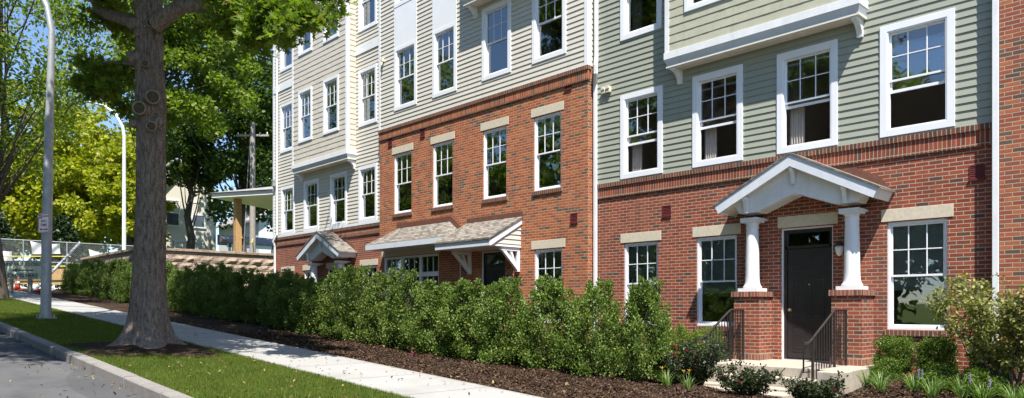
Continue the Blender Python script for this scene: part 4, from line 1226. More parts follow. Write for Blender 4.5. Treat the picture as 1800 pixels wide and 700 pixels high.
# ================= cream over orange brick unit =================
def tan_unit():
    r = empty('townhouse', (-15.8, TY, 1.0)); tag(r, 'cream clapboard over two storeys of orange brick townhouse with shingled pent canopies', 'townhouse', 'attached townhouses of the terrace')
    x0, x1 = -20.25, -11.36
    w2 = [(-19.44, -18.49, 4.65, 6.54), (-17.42, -16.47, 4.65, 6.54), (-15.15, -14.20, 4.65, 6.54), (-13.18, -12.23, 4.65, 6.54)]
    gf = [(-13.16, -12.2, 1.30, 3.16)]
    big = (-20.02, -17.12, 1.5, 3.30)
    dr = (-15.23, -14.25, .9, 3.22)
    brick_wall('brick_wall', x0, x1, -.3, 7.42, TY, w2+gf+[big, dr], M['brick_orange'], r)
    band(r, x0, x1, 7.45, TY, 'soldier_orange', (True, True))
    for i, w in enumerate(w2):
        window(r, *w, TY+.03, 0, curtain=(i in (1, 2)), blind=(.18 if i == 3 else 0))
        lintel(r, w[0]-.09, w[1]+.09, 6.552, 6.765, TY)
        sill(r, w[0]-.03, w[1]+.05, 4.65, TY)
    window(r, *gf[0], TY+.03, 0, blind=.4); lintel(r, -13.26, -12.09, 3.172, 3.385, TY)
    # wide triple window
    b = MB(); X0, X1, Z0, Z1 = big; yw = TY+.03
    slab_frame(b, X0, X1, Z0, Z1, yw, yw+.1, .07)
    W3 = (X1-X0)/3
    for k in (1, 2): b.box(X0+W3*k-.045, X0+W3*k+.045, yw+.001, yw+.09, Z0+.07, Z1-.07)
    zt = Z1-.60
    for k in range(3):
        xa, xb = X0+W3*k+(.07 if k == 0 else .045), X0+W3*(k+1)-(.07 if k == 2 else .045)
        b.box(xa, xb, yw+.003, yw+.09, zt-.07, zt+.07)
        for (za, zb) in ((zt+.07, Z1-.07), (Z0+.07, zt-.07)):
            for q in (1, 2):
                xx = xa+(xb-xa)*q/3; b.box(xx-.010, xx+.010, yw+.03, yw+.045, za, zb)
    big_w = b.build('window', M['vinyl'], r, origin=((X0+X1)/2, TY, Z0), bevel=.004); big_w['label'] = 'wide triple window with transom row above its panes'
    g = MB(); g.add([(X0+.05, yw+.05, Z0+.05), (X1-.05, yw+.05, Z0+.05), (X1-.05, yw+.05, Z1-.05), (X0+.05, yw+.05, Z1-.05)], [(0, 1, 2, 3)])
    g.build('pane', M['glass'], big_w)
    lintel(r, X0-.10, X1+.10, 3.312, 3.52, TY)
    door(r, *dr, TY+.02, 'door_navy'); lintel(r, -15.33, -14.15, 3.232, 3.40, TY)
    wall_lamp(r, -13.98, 2.45, TY)
    # third floor, siding; first two columns have flat white panels running up to the next window
    w3 = [(-19.37, -18.17, 7.90, 9.88), (-17.38, -16.25, 7.90, 9.88), (-15.15, -13.99, 7.90, 9.88), (-13.2, -12.03, 7.90, 9.88)]
    w4 = [(-19.37, -18.17, 11.16, 13.1), (-17.38, -16.25, 11.16, 13.1)]
    siding('clapboard_wall', x0+.10, x1-.08, 7.452, TOP, TY-.012, holes_of(w3+w4), M['sid_tan'], r)
    siding('clapboard_side', TY+.0, WY+.1, 7.452, TOP, 0, [], M['sid_tan'], r, axis='y', sgn=1, const=x1-.01)
    for i, w in enumerate(w3+w4): window(r, *w, TY-.014, .11, proud=.035, curtain=(i == 3))
    for (a, c) in ((-19.37, -18.17), (-17.38, -16.25)):
        b = MB(); b.box(a+.001, c-.001, TY-.04, TY-.005, 9.885, 11.155); b.build('white_panel', M['vinyl'], r)
    for (a, c) in ((x0-.01, x0+.10), (x1-.09, x1+.01)):
        b = MB(); b.box(a, c, TY-.035, TY+.02, 7.455, TOP); b.build('corner_post', M['white'], r)
    b = MB(); b.box(x1-.02, x1+.02, TY+.02, TY+.11, 7.455, TOP); b.build('corner_post', M['white'], r)
    bay(r, -15.55, -11.95, TY, 10.02, 13.5, .38, 'shake_cream', [(-15.0, -13.9, 11.16, 13.0)], None)
    for (x, z) in ((-11.8, 3.86), (-11.99, 7.13), (-19.64, 6.98), (-17.91, 6.98)): vent(r, x, z, TY)
    b = MB(); b.box(-20.02, -19.93, TY-.12, TY-.03, 9.62, 9.74); b.tube([(-19.97, TY-.08, 9.64), (-19.97, TY-.12, 9.5)], .03, 8); b.build('security_light', M['cream_board'], r, bevel=.004)
    # ---- pent canopy 1 (hipped ends)
    zt, ze, d = 4.19, 3.66, .75
    A = [(-19.92, TY-d, ze), (-15.85, TY-d, ze), (-16.6, TY, zt), (-19.17, TY, zt), (-19.92, TY, ze), (-15.85, TY, ze)]
    b = MB(); b.add(A, [(0, 1, 2, 3), (0, 3, 4), (1, 5, 2), (0, 4, 5, 1)]); c1 = b.build('canopy_roof', M['shingle'], r, origin=(-17.9, TY, ze))
    c1['label'] = 'hipped shingle canopy over the wide window'
    b = MB(); b.box(-19.92, -15.85, TY-d, TY-.005, ze-.17, ze-.012); b.build('canopy_fascia', M['fascia'], c1, bevel=.003)
    b = MB(); b.prism([(-19.25, TY-.02, zt+.14), (-16.53, TY-.02, zt+.14), (-16.53, TY-.02, zt-.02), (-19.25, TY-.02, zt-.02)], (0, .018, 0))
    b.prism([(-16.53, TY-.021, zt+.14), (-16.0, TY-.021, zt-.24), (-16.1, TY-.021, zt-.34), (-16.6, TY-.021, zt)], (0, .017, 0))
    b.build('copper_flashing', M['copper'], c1)
    # ---- canopy 2 over the door, gabled right end with lapped triangle
    zt, ze, d = 4.06, 3.44, 1.14; xa, xb = -15.82, -13.60
    b = MB(); b.prism([(xa-.03, TY-d-.03, ze), (xa-.03, TY-.004, zt), (xa-.03, TY-.004, zt-.04), (xa-.03, TY-d-.03, ze-.04)][::-1], (xb-xa+.06, 0, 0))
    c2 = b.build('canopy_roof', M['shingle'], r, origin=(-14.7, TY, ze)); c2['label'] = 'bracketed shingle canopy over the dark door'
    b = MB(); b.box(xa, xb, TY-d, TY-d+.04, ze-.20, ze-.042); b.build('canopy_fascia', M['fascia'], c2, bevel=.003)
    for X in (xb-.035, xa+.0):
        b = MB(); b.prism([(X, TY-d+.042, ze-.043), (X, TY-.006, zt-.045), (X, TY-.006, zt-.20), (X, TY-d+.042, ze-.198)], (.035, 0, 0)); b.build('rake_board', M['white'], c2)
    b = MB()
    for k in range(4):
        z0 = ze-.12+k*.127
        ya = TY-d+.25+max(0, (z0-(ze-.12)))*(d/(zt-ze))
        if ya < TY-.05:
            b.add([(xb-.028, ya, z0), (xb-.028, TY-.01, z0), (xb-.05, TY-.01, z0+.13), (xb-.05, ya+.2, z0+.13)], [(0, 1, 2, 3)])
            b.add([(xb-.05, ya, z0), (xb-.05, TY-.01, z0), (xb-.028, TY-.01, z0), (xb-.028, ya, z0)], [(0, 1, 2, 3)])
    b.add([(xb-.052, TY-d+.1, ze-.14), (xb-.052, TY-.01, ze-.14), (xb-.052, TY-.01, zt-.1), (xb-.052, TY-d+.1, ze-.1)], [(0, 1, 2, 3)])
    b.build('gable_siding', M['sid_tan'], c2)
    b = MB(); b.box(xa+.04, xb-.04, TY-d+.041, TY-.006, ze-.195, ze-.14); b.build('canopy_soffit', M['white'], c2)
    b = MB(); b.box(xa-.0, xb+.03, TY-.018, TY-.005, zt-.0, zt+.13); b.build('copper_flashing', M['copper'], c2)
    for X in (-15.66, -13.72):
        b = MB(); zz = ze-.20
        b.box(X-.045, X+.045, TY-.09, TY-.004, zz-.62, zz-.002)
        b.box(X-.045, X+.045, TY-.66, TY-.091, zz-.09, zz-.002)
        b.prism([(X-.04, TY-.62, zz-.092), (X-.04, TY-.49, zz-.092), (X-.04, TY-.092, zz-.44), (X-.04, TY-.092, zz-.58)], (.08, 0, 0))
        b.prism([(X-.035, TY-.35, zz-.092), (X-.035, TY-.27, zz-.092), (X-.035, TY-.15, zz-.38), (X-.035, TY-.23, zz-.31)], (.07, 0, 0))
        b.build('bracket', M['white'], c2, bevel=.004)
    b = MB(); b.tube([(-16.1, TY-.02, 3.3), (-16.1, TY-.02, 1.0)], .014, 6); b.build('conduit', M['white'], r)
    interior(r, x0, x1, TY, (.6, 3.75, 6.95, 10.2, 13.4))
    b = MB(); b.box(-16.2, -12.6, TY-1.3, TY-.002, .5, .98); b.box(-15.9, -13.6, TY-1.62, TY-1.302, .5, .83); b.build('door_step', M['concrete'], r, bevel=.01)
tan_unit()

# ================= cream far unit =================
def cream_unit():
    r = empty('townhouse', (-24.2, WY, 1.5)); tag(r, 'cream clapboard townhouse at the far left end of the terrace, with projecting box bay', 'townhouse', 'attached townhouses of the terrace')
    x0, x1 = -28.28, -20.25
    gf = [(-27.55, -26.61, 1.3, 3.10), (-25.75, -24.81, 1.3, 3.10), (-21.68, -20.74, 1.3, 3.10)]
    dr = (-23.98, -23.0, .8, 3.10)
    brick_wall('brick_wall', x0, x1, .2, 4.48, WY, gf+[dr], M['brick_red'], r)
    band(r, x0, x1, 4.505, WY, 'soldier_red')
    for w in gf:
        window(r, *w, WY+.03, 0); lintel(r, w[0]-.09, w[1]+.09, 3.112, 3.32, WY)
    door(r, *dr, WY+.02, 'door'); lintel(r, -24.06, -22.92, 3.112, 3.32, WY)
    w2 = [(c-.575, c+.575, 4.585, 6.49) for c in (-27.02, -25.12, -23.14, -21.23)]
    w3 = [(c-.57, c+.57, 7.86, 9.80) for c in (-27.10, -21.23)]
    w4 = [(c-.57, c+.57, 11.10, 13.1) for c in (-27.10, -21.23)]
    siding('clapboard_wall', x0, x1, 4.508, TOP, WY-.012, holes_of(w2+w3+w4), M['sid_tan'], r)
    for w in w2+w3+w4: window(r, *w, WY-.014, .11, proud=.035)
    for (a, c, d, e) in ((x0, x1, 4.51, 4.60), (x0, -25.93, 10.36, 10.62), (-21.97, x1, 10.36, 10.62)):
        b = MB(); b.box(a, c, WY-.05, WY-.0285, d, e); b.build('trim_board', M['white'], r)
    bay(r, -25.93, -21.97, WY, 6.80, TOP, .38, 'shake_cream', [(-25.42, -24.38, 7.84, 9.78), (-23.56, -22.5, 7.84, 9.78), (-25.42, -24.38, 11.1, 13.0), (-23.56, -22.5, 11.1, 13.0)], None)
    b = MB(); b.box(x0-.02, x0+.10, WY-.04, WY+.05, 4.51, TOP); b.build('corner_post', M['white'], r)
    # end wall
    siding('end_wall', WY, WY+11, 4.5, TOP, 0, [], M['sid_tan'], r, axis='y', sgn=-1, const=x0)
    b = MB(); b.box(x0-.0, x0+.2, WY+.22, WY+11, .2, 4.5); b.build('end_brick_wall', M['brick_red'], r)
    downspout(r, [(-27.86, WY-.08, TOP), (-27.86, WY-.08, 4.62), (-28.05, WY-.14, 4.35), (-28.05, WY-.08, 4.15), (-28.05, WY-.06, 1.9)])
    b = MB(); b.box(-28.13, -28.03, WY-.13, WY-.03, 6.55, 6.85); b.box(-28.15, -28.01, WY-.16, WY-.03, 6.6, 6.7); b.build('utility_meter', M['steel'], r, bevel=.005)
    portico(r, -23.48, WY, .75, dz=-.10)
    interior(r, x0, x1, WY, (.7, 3.75, 6.95, 10.2, 13.4))
    b = MB(); b.box(-24.9, -22.1, WY-1.3, WY-.55, .6, .74); b.box(-24.9, -22.1, WY-.55, WY-.004, .6, .745); b.build('door_step', M['concrete'], r)
cream_unit()

# ================= right brick unit =================
def right_unit():
    r = empty('townhouse', (0, RY, 0)); tag(r, 'mixed red and brown brick townhouse cut off by the right edge of the photo', 'townhouse', 'attached townhouses of the terrace')
    brick_wall('brick_wall', -3.02, 6.0, -.8, TOP, RY, [], M['brick_mixed'], r, depth=.3)
    b = MB(); b.box(-3.02, 6.2, RY-.35, RY+.3, TOP+.001, TOP+.3); b.build('cornice', M['white'], r)
right_unit()
# roof over the whole terrace belongs to each unit
def roofs():
    units = [o for o in bpy.data.objects if o.name.startswith('townhouse')]
    spans = {'townhouse': (-11.34, -3.04, WY), 'townhouse.001': (-20.24, -11.36, TY), 'townhouse.002': (-28.28, -20.26, WY)}
    for u in units:
        if u.name in spans:
            a, c, y = spans[u.name]
            b = MB(); b.box(a, c, y-.3, y+11, TOP+.002, TOP+.25); b.build('roof', M['roof_grey'], u)
            b = MB(); b.box(a+.02, c-.02, y+10.9, y+11, .2, TOP); b.build('rear_wall', M['sid_tan'], u)
roofs()

# ------------------------------------------------------------------ stoop and rails
def stoop():
    b = MB()
    b.box(-7.45, -4.70, 11.80, WY-.003, .05, .68)
    b.box(-5.02, -4.64, 11.35, 11.80, .05, .679)
    b.box(-7.45, -7.12, 11.35, 11.80, .05, .679)
    o = b.build('stoop', M['concrete'], None, origin=(-6.1, 12.6, .3), bevel=.012)
    tag(o, 'concrete landing with steps below the white columned porch door', 'stoop')
    b = MB(); b.box(-7.118, -5.022, 11.50, 11.797, .05, .52); b.build('step', M['concrete'], o, bevel=.01)
    b = MB(); b.box(-7.118, -5.022, 11.20, 11.497, .05, .37); b.build('step', M['concrete'], o, bevel=.01)
    b = MB(); b.box(-7.60, -5.25, 10.7, 11.197, -.05, .33); o2 = b.build('front_walk', M['concrete'], None, origin=(-6.3, 11, .2), bevel=.01); tag(o2, kind='structure')
stoop()
def handrail(X, label):
    root = empty('handrail', (X, 12.4, .68)); tag(root, label, 'railing', 'iron handrails of the porch steps')
    zt = 1.64
    b = MB()
    path = [(X, 12.86, zt), (X, 12.40, zt), (X, 12.36, zt-.012), (X, 11.46, zt-.50), (X, 11.40, zt-.52), (X, 11.22, zt-.52)]
    for i in range(len(path)-1):
        b.tube([path[i], path[i+1]], .021, 8)
    b.build('top_rail', M['iron'], root)
    b = MB(); b.tube([(X, 12.86, .79), (X, 12.36, .79), (X, 11.50, .33)], .012, 6); b.build('bottom_rail', M['iron'], root)
    b = MB(); b.tube([(X, 11.22, zt-.52), (X, 11.22, .66), (X, 11.45, .66)], .014, 6); b.build('rail_return', M['iron'], root)
    for (y, z0, z1) in ((12.84, .68, zt), (12.37, .68, zt), (11.55, .30, 1.21)):
        b = MB(); b.box(X-.018, X+.018, y-.018, y+.018, z0, z1); b.build('post', M['iron'], root)
    ys = [12.74, 12.64, 12.55, 12.46] + [12.27-.0985*k for k in range(7)]
    for y in ys:
        if y > 12.36: z0, z1 = .79, zt
        else: z0 = .79-(12.36-y)*.535; z1 = zt-(12.36-y)*.545
        b = MB(); b.box(X-.0075, X+.0075, y-.0075, y+.0075, z0, z1); b.build('baluster', M['iron'], root)
handrail(-5.17, 'black iron handrail on the right of the porch steps, before the door')
handrail(-7.10, 'black iron handrail on the left of the porch steps, before the window')

# ------------------------------------------------------------------ shrubs
def shrub_mesh(name, W, Dp, H, n_clump, per, leaf, mat, shape='dia', upright=True, clump=(.10, .18), stems=8, shell=.5, ragged=.1, box=False, up=.3):
    """one shrub at the origin: (leaf mesh object data, stem mesh data)"""
    C = []
    while len(C) < n_clump:
        d = rng.uniform(-1, 1, 3)
        if box:
            m = np.max(np.abs(d)); 
            if m < .55 and rng.random() < .5: continue
            if np.sum(np.abs(d)**4) > 1.15: continue
        else:
            rr = math.sqrt(d[0]**2+d[1]**2)
            z01 = (d[2]+1)/2
            lim = (0.88+.14*math.sin(min(1, z01*1.5)*math.pi*.62)) if z01 < .62 else (1.0-(z01-.62)*1.35)
            lim *= 1+ragged*math.sin(5*math.atan2(d[1], d[0])+z01*6)
            if rr > lim: continue
            if rr < lim*.45 and rng.random() < .75: continue
        C.append((d[0]*W/2, d[1]*Dp/2, (d[2]+1)/2*H))
    C = np.array(C); rad = rng.uniform(clump[0], clump[1], len(C))
    C[:, 2] = np.maximum(C[:, 2], rad*0.9)
    if upright:    # some sprigs poke out of the top
        k = max(6, n_clump//7)
        a = rng.uniform(0, 2*np.pi, k); r_ = rng.random(k)**.5*W*.33
        C = np.vstack([C, np.stack([np.cos(a)*r_, np.sin(a)*r_*Dp/W, H*(1.0+rng.uniform(-.08, .17, k))-r_*.35], -1)]); rad = np.concatenate([rad, np.full(k, clump[0]*.8)])
    P, D = clump_points(C, rad, per, 1.25 if upright else .95, shell)
    V, F = leaf_geo(P, leaf, shape, up, D*0.6+np.array([0, 0, .5]))
    V[:, 2] = np.maximum(V[:, 2], 0.015)
    lo = np_mesh('foliage', V, F, mat)
    mb = MB()
    for k in range(stems):
        a = random.uniform(0, 6.28); r0 = random.uniform(0, W*.10); r1 = random.uniform(.1, .42)*W
        mb.tube([(math.cos(a)*r0, math.sin(a)*r0, -.05), (math.cos(a)*(r0+r1)*.5, math.sin(a)*(r0+r1)*.5*Dp/W, H*.4), (math.cos(a)*r1, math.sin(a)*r1*Dp/W, H*.85)], [.014, .009, .004], 5, cap=False)
    so = mb.build('stems', M['bark_d'])
    return lo, so

def make_shrub(name, lo, so, loc, rz, sc, label, cat, group):
    r = empty(name, loc); tag(r, label, cat, group); r.rotation_euler.z = rz; r.scale = sc
    for q in (lo, so):
        if q is None: continue
        if q.parent is None and not q.get('used'):
            c = q; q['used'] = 1
        else:
            c = q.copy(); COL.objects.link(c)
            c.parent = None
        c.parent = r; c.location = (0, 0, 0); c.rotation_euler = (0, 0, 0)
    return r
ORD = ['first','second','third','fourth','fifth','sixth','seventh','eighth','ninth','tenth','eleventh','twelfth','thirteenth','fourteenth','fifteenth','sixteenth','seventeenth','eighteenth','nineteenth','twentieth',
       'twenty-first','twenty-second','twenty-third','twenty-fourth','twenty-fifth','twenty-sixth','twenty-seventh','twenty-eighth','twenty-ninth','thirtieth','thirty-first','thirty-second','thirty-third','thirty-fourth','thirty-fifth','thirty-sixth','thirty-seventh','thirty-eighth','thirty-ninth','fortieth']
hedge_src = [shrub_mesh('h', .98, 1.05, 1.34, 210, 66, .044, M['leaf_holly'], 'oval', True, (.07, .14), ragged=.22) for _ in range(5)]
HX = [(-7.05, 9.62, .76, 1.08), (-7.88, 9.42, .90, 1.04), (-8.80, 9.28, .96, 1.06), (-9.85, 9.12, 1.06, 1.03), (-10.8, 9.05, 1.12, 1.0)]
X = HX[0][0]; i = 0
while X > -40.5:
    lo, so = hedge_src[(i*3) % 5]
    tall = random.uniform(.88, 1.12)
    w = random.uniform(.92, 1.14); y = 9.0+random.uniform(-.14, .14)
    if i < 5: X, y, w, tall = HX[i]
    where = ('before the red brick window' if X > -11 else 'before the orange brick wall' if X > -17 else 'below the wide window canopy' if X > -20.3 else 'below the cream townhouse' if X > -28 else 'below the block retaining wall')
    make_shrub('holly_shrub', lo, so, (X, y, gz(X)-.03), random.uniform(0, 6.28), (w, w*random.uniform(.95, 1.1), tall),
               '%s holly hedge shrub counting leftward from the porch, %s' % (ORD[i], where), 'shrub', 'holly shrubs of the long sidewalk hedge')
    X -= random.uniform(.84, .98)
    i += 1

# clipped boxwoods and small rounded shrubs
bx1 = shrub_mesh('b', .60, .56, .64, 260, 70, .028, M['leaf_box'], 'dia', False, (.06, .10), 5, .6, 0, True)
bx2 = shrub_mesh('b', .56, .52, .36, 90, 70, .030, M['leaf_box'], 'dia', False, (.06, .11), 5, .6)
lime = shrub_mesh('b', .95, .9, .85, 210, 80, .032, M['leaf_lime'], 'dia', False, (.07, .12), 5, .6)
def px2(px, Y):
    x = px-900; k = Y/(.6886+.7251*x/1285); return k*(-.7251+.6886*x/1285)
make_shrub('boxwood_shrub', *bx1, (-4.39, 12.85, .58), .12, (.88, .88, .92), 'clipped dark green boxwood right beside the right brick pedestal', 'shrub', 'boxwoods under the right window')
make_shrub('boxwood_shrub', *bx1, (-3.76, 12.85, .56), 1.70, (.92, .9, .95), 'clipped dark green boxwood centred under the right window', 'shrub', 'boxwoods under the right window')
make_shrub('boxwood_shrub', *bx2, (-4.27, 12.2, .50), .3, (.86, .9, .95), 'small round boxwood in front of the clipped pair, nearest the stoop', 'shrub', 'low boxwoods')
make_shrub('boxwood_shrub', *bx2, (-3.45, 11.8, .43), 1.3, (1.3, 1.2, 1.05), 'low spreading boxwood in front of the right clipped boxwood', 'shrub', 'low boxwoods')
make_shrub('boxwood_shrub', *bx2, (-2.90, 11.7, .41), 2.3, (1.3, 1.2, 1.05), 'low spreading boxwood beside the pale leaved shrub', 'shrub', 'low boxwoods')
make_shrub('boxwood_shrub', *bx1, (-3.05, 12.95, .52), 2.0, (.85, .85, .85), 'dark boxwood half hidden behind the pale leaved shrub', 'shrub', 'boxwoods under the right window')
make_shrub('round_shrub', *lime, (-8.2, 12.15, .62), .4, (.80, .8, .84), 'lime green rounded shrub just right of the last hedge shrub', 'shrub', 'lime rounded shrubs by the porch')
make_shrub('round_shrub', *lime, (-7.72, 12.55, .62), 1.4, (.72, .8, .80), 'lime green rounded shrub behind the left handrail', 'shrub', 'lime rounded shrubs by the porch')
make_shrub('round_shrub', *lime, (-9.3, 11.9, .66), 2.4, (.8, .8, .8), 'lime green rounded shrub half hidden behind the rightmost hedge shrubs', 'shrub', 'lime rounded shrubs by the porch')

def stem_shrub(name, loc, W, H, nst, leaf, mat, label, per=16, dens=6, fr=.45):
    """open multi-stemmed shrub"""
    root = empty(name, loc); tag(root, label, 'shrub')
    lx, ly, lz = loc; mb = MB(); P = []; D = []
    for k in range(nst):
        a = 2*math.pi*k/nst+random.uniform(-.4, .4); w = W*random.uniform(.25, .5); h = H*random.uniform(.75, 1.02)
        st = np.array([lx+math.cos(a)*.04, ly+math.sin(a)*.04, lz-.05]); en = np.array([lx+math.cos(a)*w, ly+math.sin(a)*w, lz+h])
        path = branch_path(st, en, -.05*h, 6, .25)
        mb.tube(path, [.020*(1-.8*j/6) for j in range(7)], 6, cap=False)
        for j in range(dens*2):
            t = random.uniform(fr-.1, 1.0); idx = t*6; i0 = min(5, int(idx)); p = path[i0]*(1-(idx-i0))+path[i0+1]*(idx-i0)
            d = rng.normal(size=3); d[2] = abs(d[2])*.6+.1; d /= np.linalg.norm(d); L = random.uniform(.12, .34)*W*.55
            tw = branch_path(p, p+d*L, 0, 4, .3)
            mb.tube(tw, [.005, .004, .0035, .003, .002], 4, cap=False)
            for q in tw[1:]:
                pts, dd = clump_points(np.array([q]), np.array([.075]), per//3, .8, .7); P.append(pts); D.append(dd)
    V, F = leaf_geo(np.concatenate(P), leaf, 'oval', .5, np.concatenate(D))
    np_mesh('foliage', V, F, mat, root); mb.build('stems', M['bark_d'], root)
    return root
stem_shrub('pale_leaved_shrub', (-2.62, 12.1, .42), 2.1, 1.64, 13, .066, M['leaf_pale'], 'open pale yellow green shrub with bare stems at the far right', 18, 12)

def rose_bush(loc, W, H, label, nfl):
    r = stem_shrub('rose_bush', loc, W, H, 9, .05, M['leaf_rose'], label, 18, 7, .25)
    r['group'] = 'rose bushes before the steps'
    lx, ly, lz = loc
    for k in range(nfl):
        a = random.uniform(-2.6, .6); w = W*random.uniform(.15, .5); p = Vector((lx+math.cos(a)*w, ly+math.sin(a)*w, lz+H*random.uniform(.55, .98)))
        b = MB(); s = .030
        for ring, (n, rr, hh) in enumerate(((5, 1.0, .25), (5, .7, .6), (3, .35, .9))):
            for j in range(n):
                t = 2*math.pi*j/n+ring*.5; c, sn = math.cos(t), math.sin(t); tx, ty = -sn, c
                b.add([p, p+Vector((c*rr*.7+tx*.4, sn*rr*.7+ty*.4, hh*.7))*s, p+Vector((c*rr*1.1, sn*rr*1.1, hh))*s, p+Vector((c*rr*.7-tx*.4, sn*rr*.7-ty*.4, hh*.7))*s], [(0, 1, 2, 3)])
        b.build('blossom', M['petal_rose'], r)
rose_bush((-6.42, 10.25, .50), .95, .66, 'rose bush with crimson blooms in front of the left handrail', 7)
rose_bush((-5.45, 9.95, .42), 1.0, .34, 'low rose bush in front of the stoop, between the handrails', 5)
rose_bush((-4.45, 10.0, .36), .9, .32, 'lowest rose bush, before the right handrail at the bottom of the photo', 4)
rose_bush((-6.75, 10.0, .50), .9, .42, 'dark rose bush beside the last hedge shrub', 3)

def strap_clump(loc, R0, n, label, flowers=0, fm='petal_lilac', name='lilyturf_clump', h=.34, group='strap leaved clumps along the front bed'):
    root = empty(name, loc); tag(root, label, 'plant', group)
    lx, ly, lz = loc; V = []; F = []
    for k in range(n):
        a = random.uniform(0, 6.28); r0 = random.uniform(0, R0*.3); L = random.uniform(.6, 1.1)*h; out = random.uniform(.3, 1.0)*R0*1.3
        w = random.uniform(.004, .008); tx, ty = -math.sin(a)*w, math.cos(a)*w; b0 = len(V)
        for j in range(6):
            t = j/5; x = lx+math.cos(a)*(r0+out*t**1.3); y = ly+math.sin(a)*(r0+out*t**1.3); z = lz+L*(1.6*t-1.0*t*t*(.6+out))
            ww = 1-t*.85
            V += [(x-tx*ww, y-ty*ww, z), (x+tx*ww, y+ty*ww, z)]
        for j in range(5): F.append((b0+2*j, b0+2*j+1, b0+2*j+3, b0+2*j+2))
    np_mesh('leaves', np.array(V), np.array(F), M['strap'], root)
    for k in range(flowers):
        a = random.uniform(0, 6.28); x = lx+math.cos(a)*R0*.4; y = ly+math.sin(a)*R0*.4; b = MB()
        b.tube([(x, y, lz), (x, y, lz+h*.95)], .003, 5)
        if fm == 'petal_lilac':
            for j in range(14):
                z = lz+h*(.6+.36*j/14); t = j*2.4; b.lathe(x+math.cos(t)*.008, y+math.sin(t)*.008, [(.001, z-.006), (.009, z), (.001, z+.006)], 6, 1)
        else:
            for j in range(6):
                t = j*1.047; c, s = math.cos(t), math.sin(t); p = Vector((x, y, lz+h*.95))
                b.add([p, p+Vector((c*.018-s*.009, s*.018+c*.009, .03)), p+Vector((c*.036, s*.036, .05)), p+Vector((c*.018+s*.009, s*.018-c*.009, .03))], [(0, 1, 2, 3)], 1)
        b.build('flower_spike', [M['strap'], M[fm]], root)
    return root
LIR = [(x, y+.75) for x, y in [(-4.25, 10.6), (-3.95, 10.3), (-3.6, 10.55), (-3.3, 10.3), (-3.0, 10.55), (-2.7, 10.35), (-2.42, 10.6), (-2.2, 10.3), (-1.95, 10.6)]]
for k, (x, y) in enumerate(LIR):
    strap_clump((x, y, bed(x, y)), .26, 70, '%s arching lilyturf clump from the steps along the bottom right bed' % ORD[k], 2 if k in (2, 4, 5) else 0)
strap_clump((-6.12, 9.45, gz(-6.12)-.03), .20, 40, 'daylily clump with yellow blooms below the left rose bush', 2, 'petal_yellow', 'daylily_clump', .27)
strap_clump((-6.45, 9.4, gz(-6.45)-.03), .20, 40, 'daylily clump at the mulch edge left of the yellow blooms', 1, 'petal_yellow', 'daylily_clump', .28)

# ------------------------------------------------------------------ poles, signs
def text_mesh(s, size, mat, parent, origin, xdir, depth=.003, name='lettering', bold=0):
    cu = bpy.data.curves.new('t', 'FONT'); cu.body = s; cu.size = size; cu.align_x = 'CENTER'; cu.align_y = 'CENTER'; cu.extrude = depth; cu.offset = bold
    tmp = bpy.data.objects.new('t', cu); COL.objects.link(tmp)
    dg = bpy.context.evaluated_depsgraph_get(); me = bpy.data.meshes.new_from_object(tmp.evaluated_get(dg))
    bpy.data.objects.remove(tmp); bpy.data.curves.remove(cu)
    me.materials.clear(); me.materials.append(mat)
    xd = Vector(xdir).normalized(); up = Vector((0, 0, 1)); n = xd.cross(up)
    m = Matrix(((xd.x, up.x, n.x, origin[0]), (xd.y, up.y, n.y, origin[1]), (xd.z, up.z, n.z, origin[2]), (0, 0, 0, 1)))
    me.transform(m)
    o = bpy.data.objects.new(name, me); COL.objects.link(o); place(o, parent)
    return o

def oriented_box(b, c, xd, w, d, h, mi=0):
    """box centred at c with width along xd, depth along normal, height along z"""
    xd = Vector(xd).normalized(); n = xd.cross(Vector((0, 0, 1))); c = Vector(c)
    v = []
    for (sx, sn, sz) in ((-1,-1,-1),(1,-1,-1),(1,1,-1),(-1,1,-1),(-1,-1,1),(1,-1,1),(1,1,1),(-1,1,1)):
        v.append(c+xd*sx*w/2-n*sn*d/2*-1+Vector((0, 0, sz*h/2)))
    b.add(v, [(0,3,2,1),(4,5,6,7),(0,1,5,4),(1,2,6,5),(2,3,7,6),(3,0,4,7)], mi)

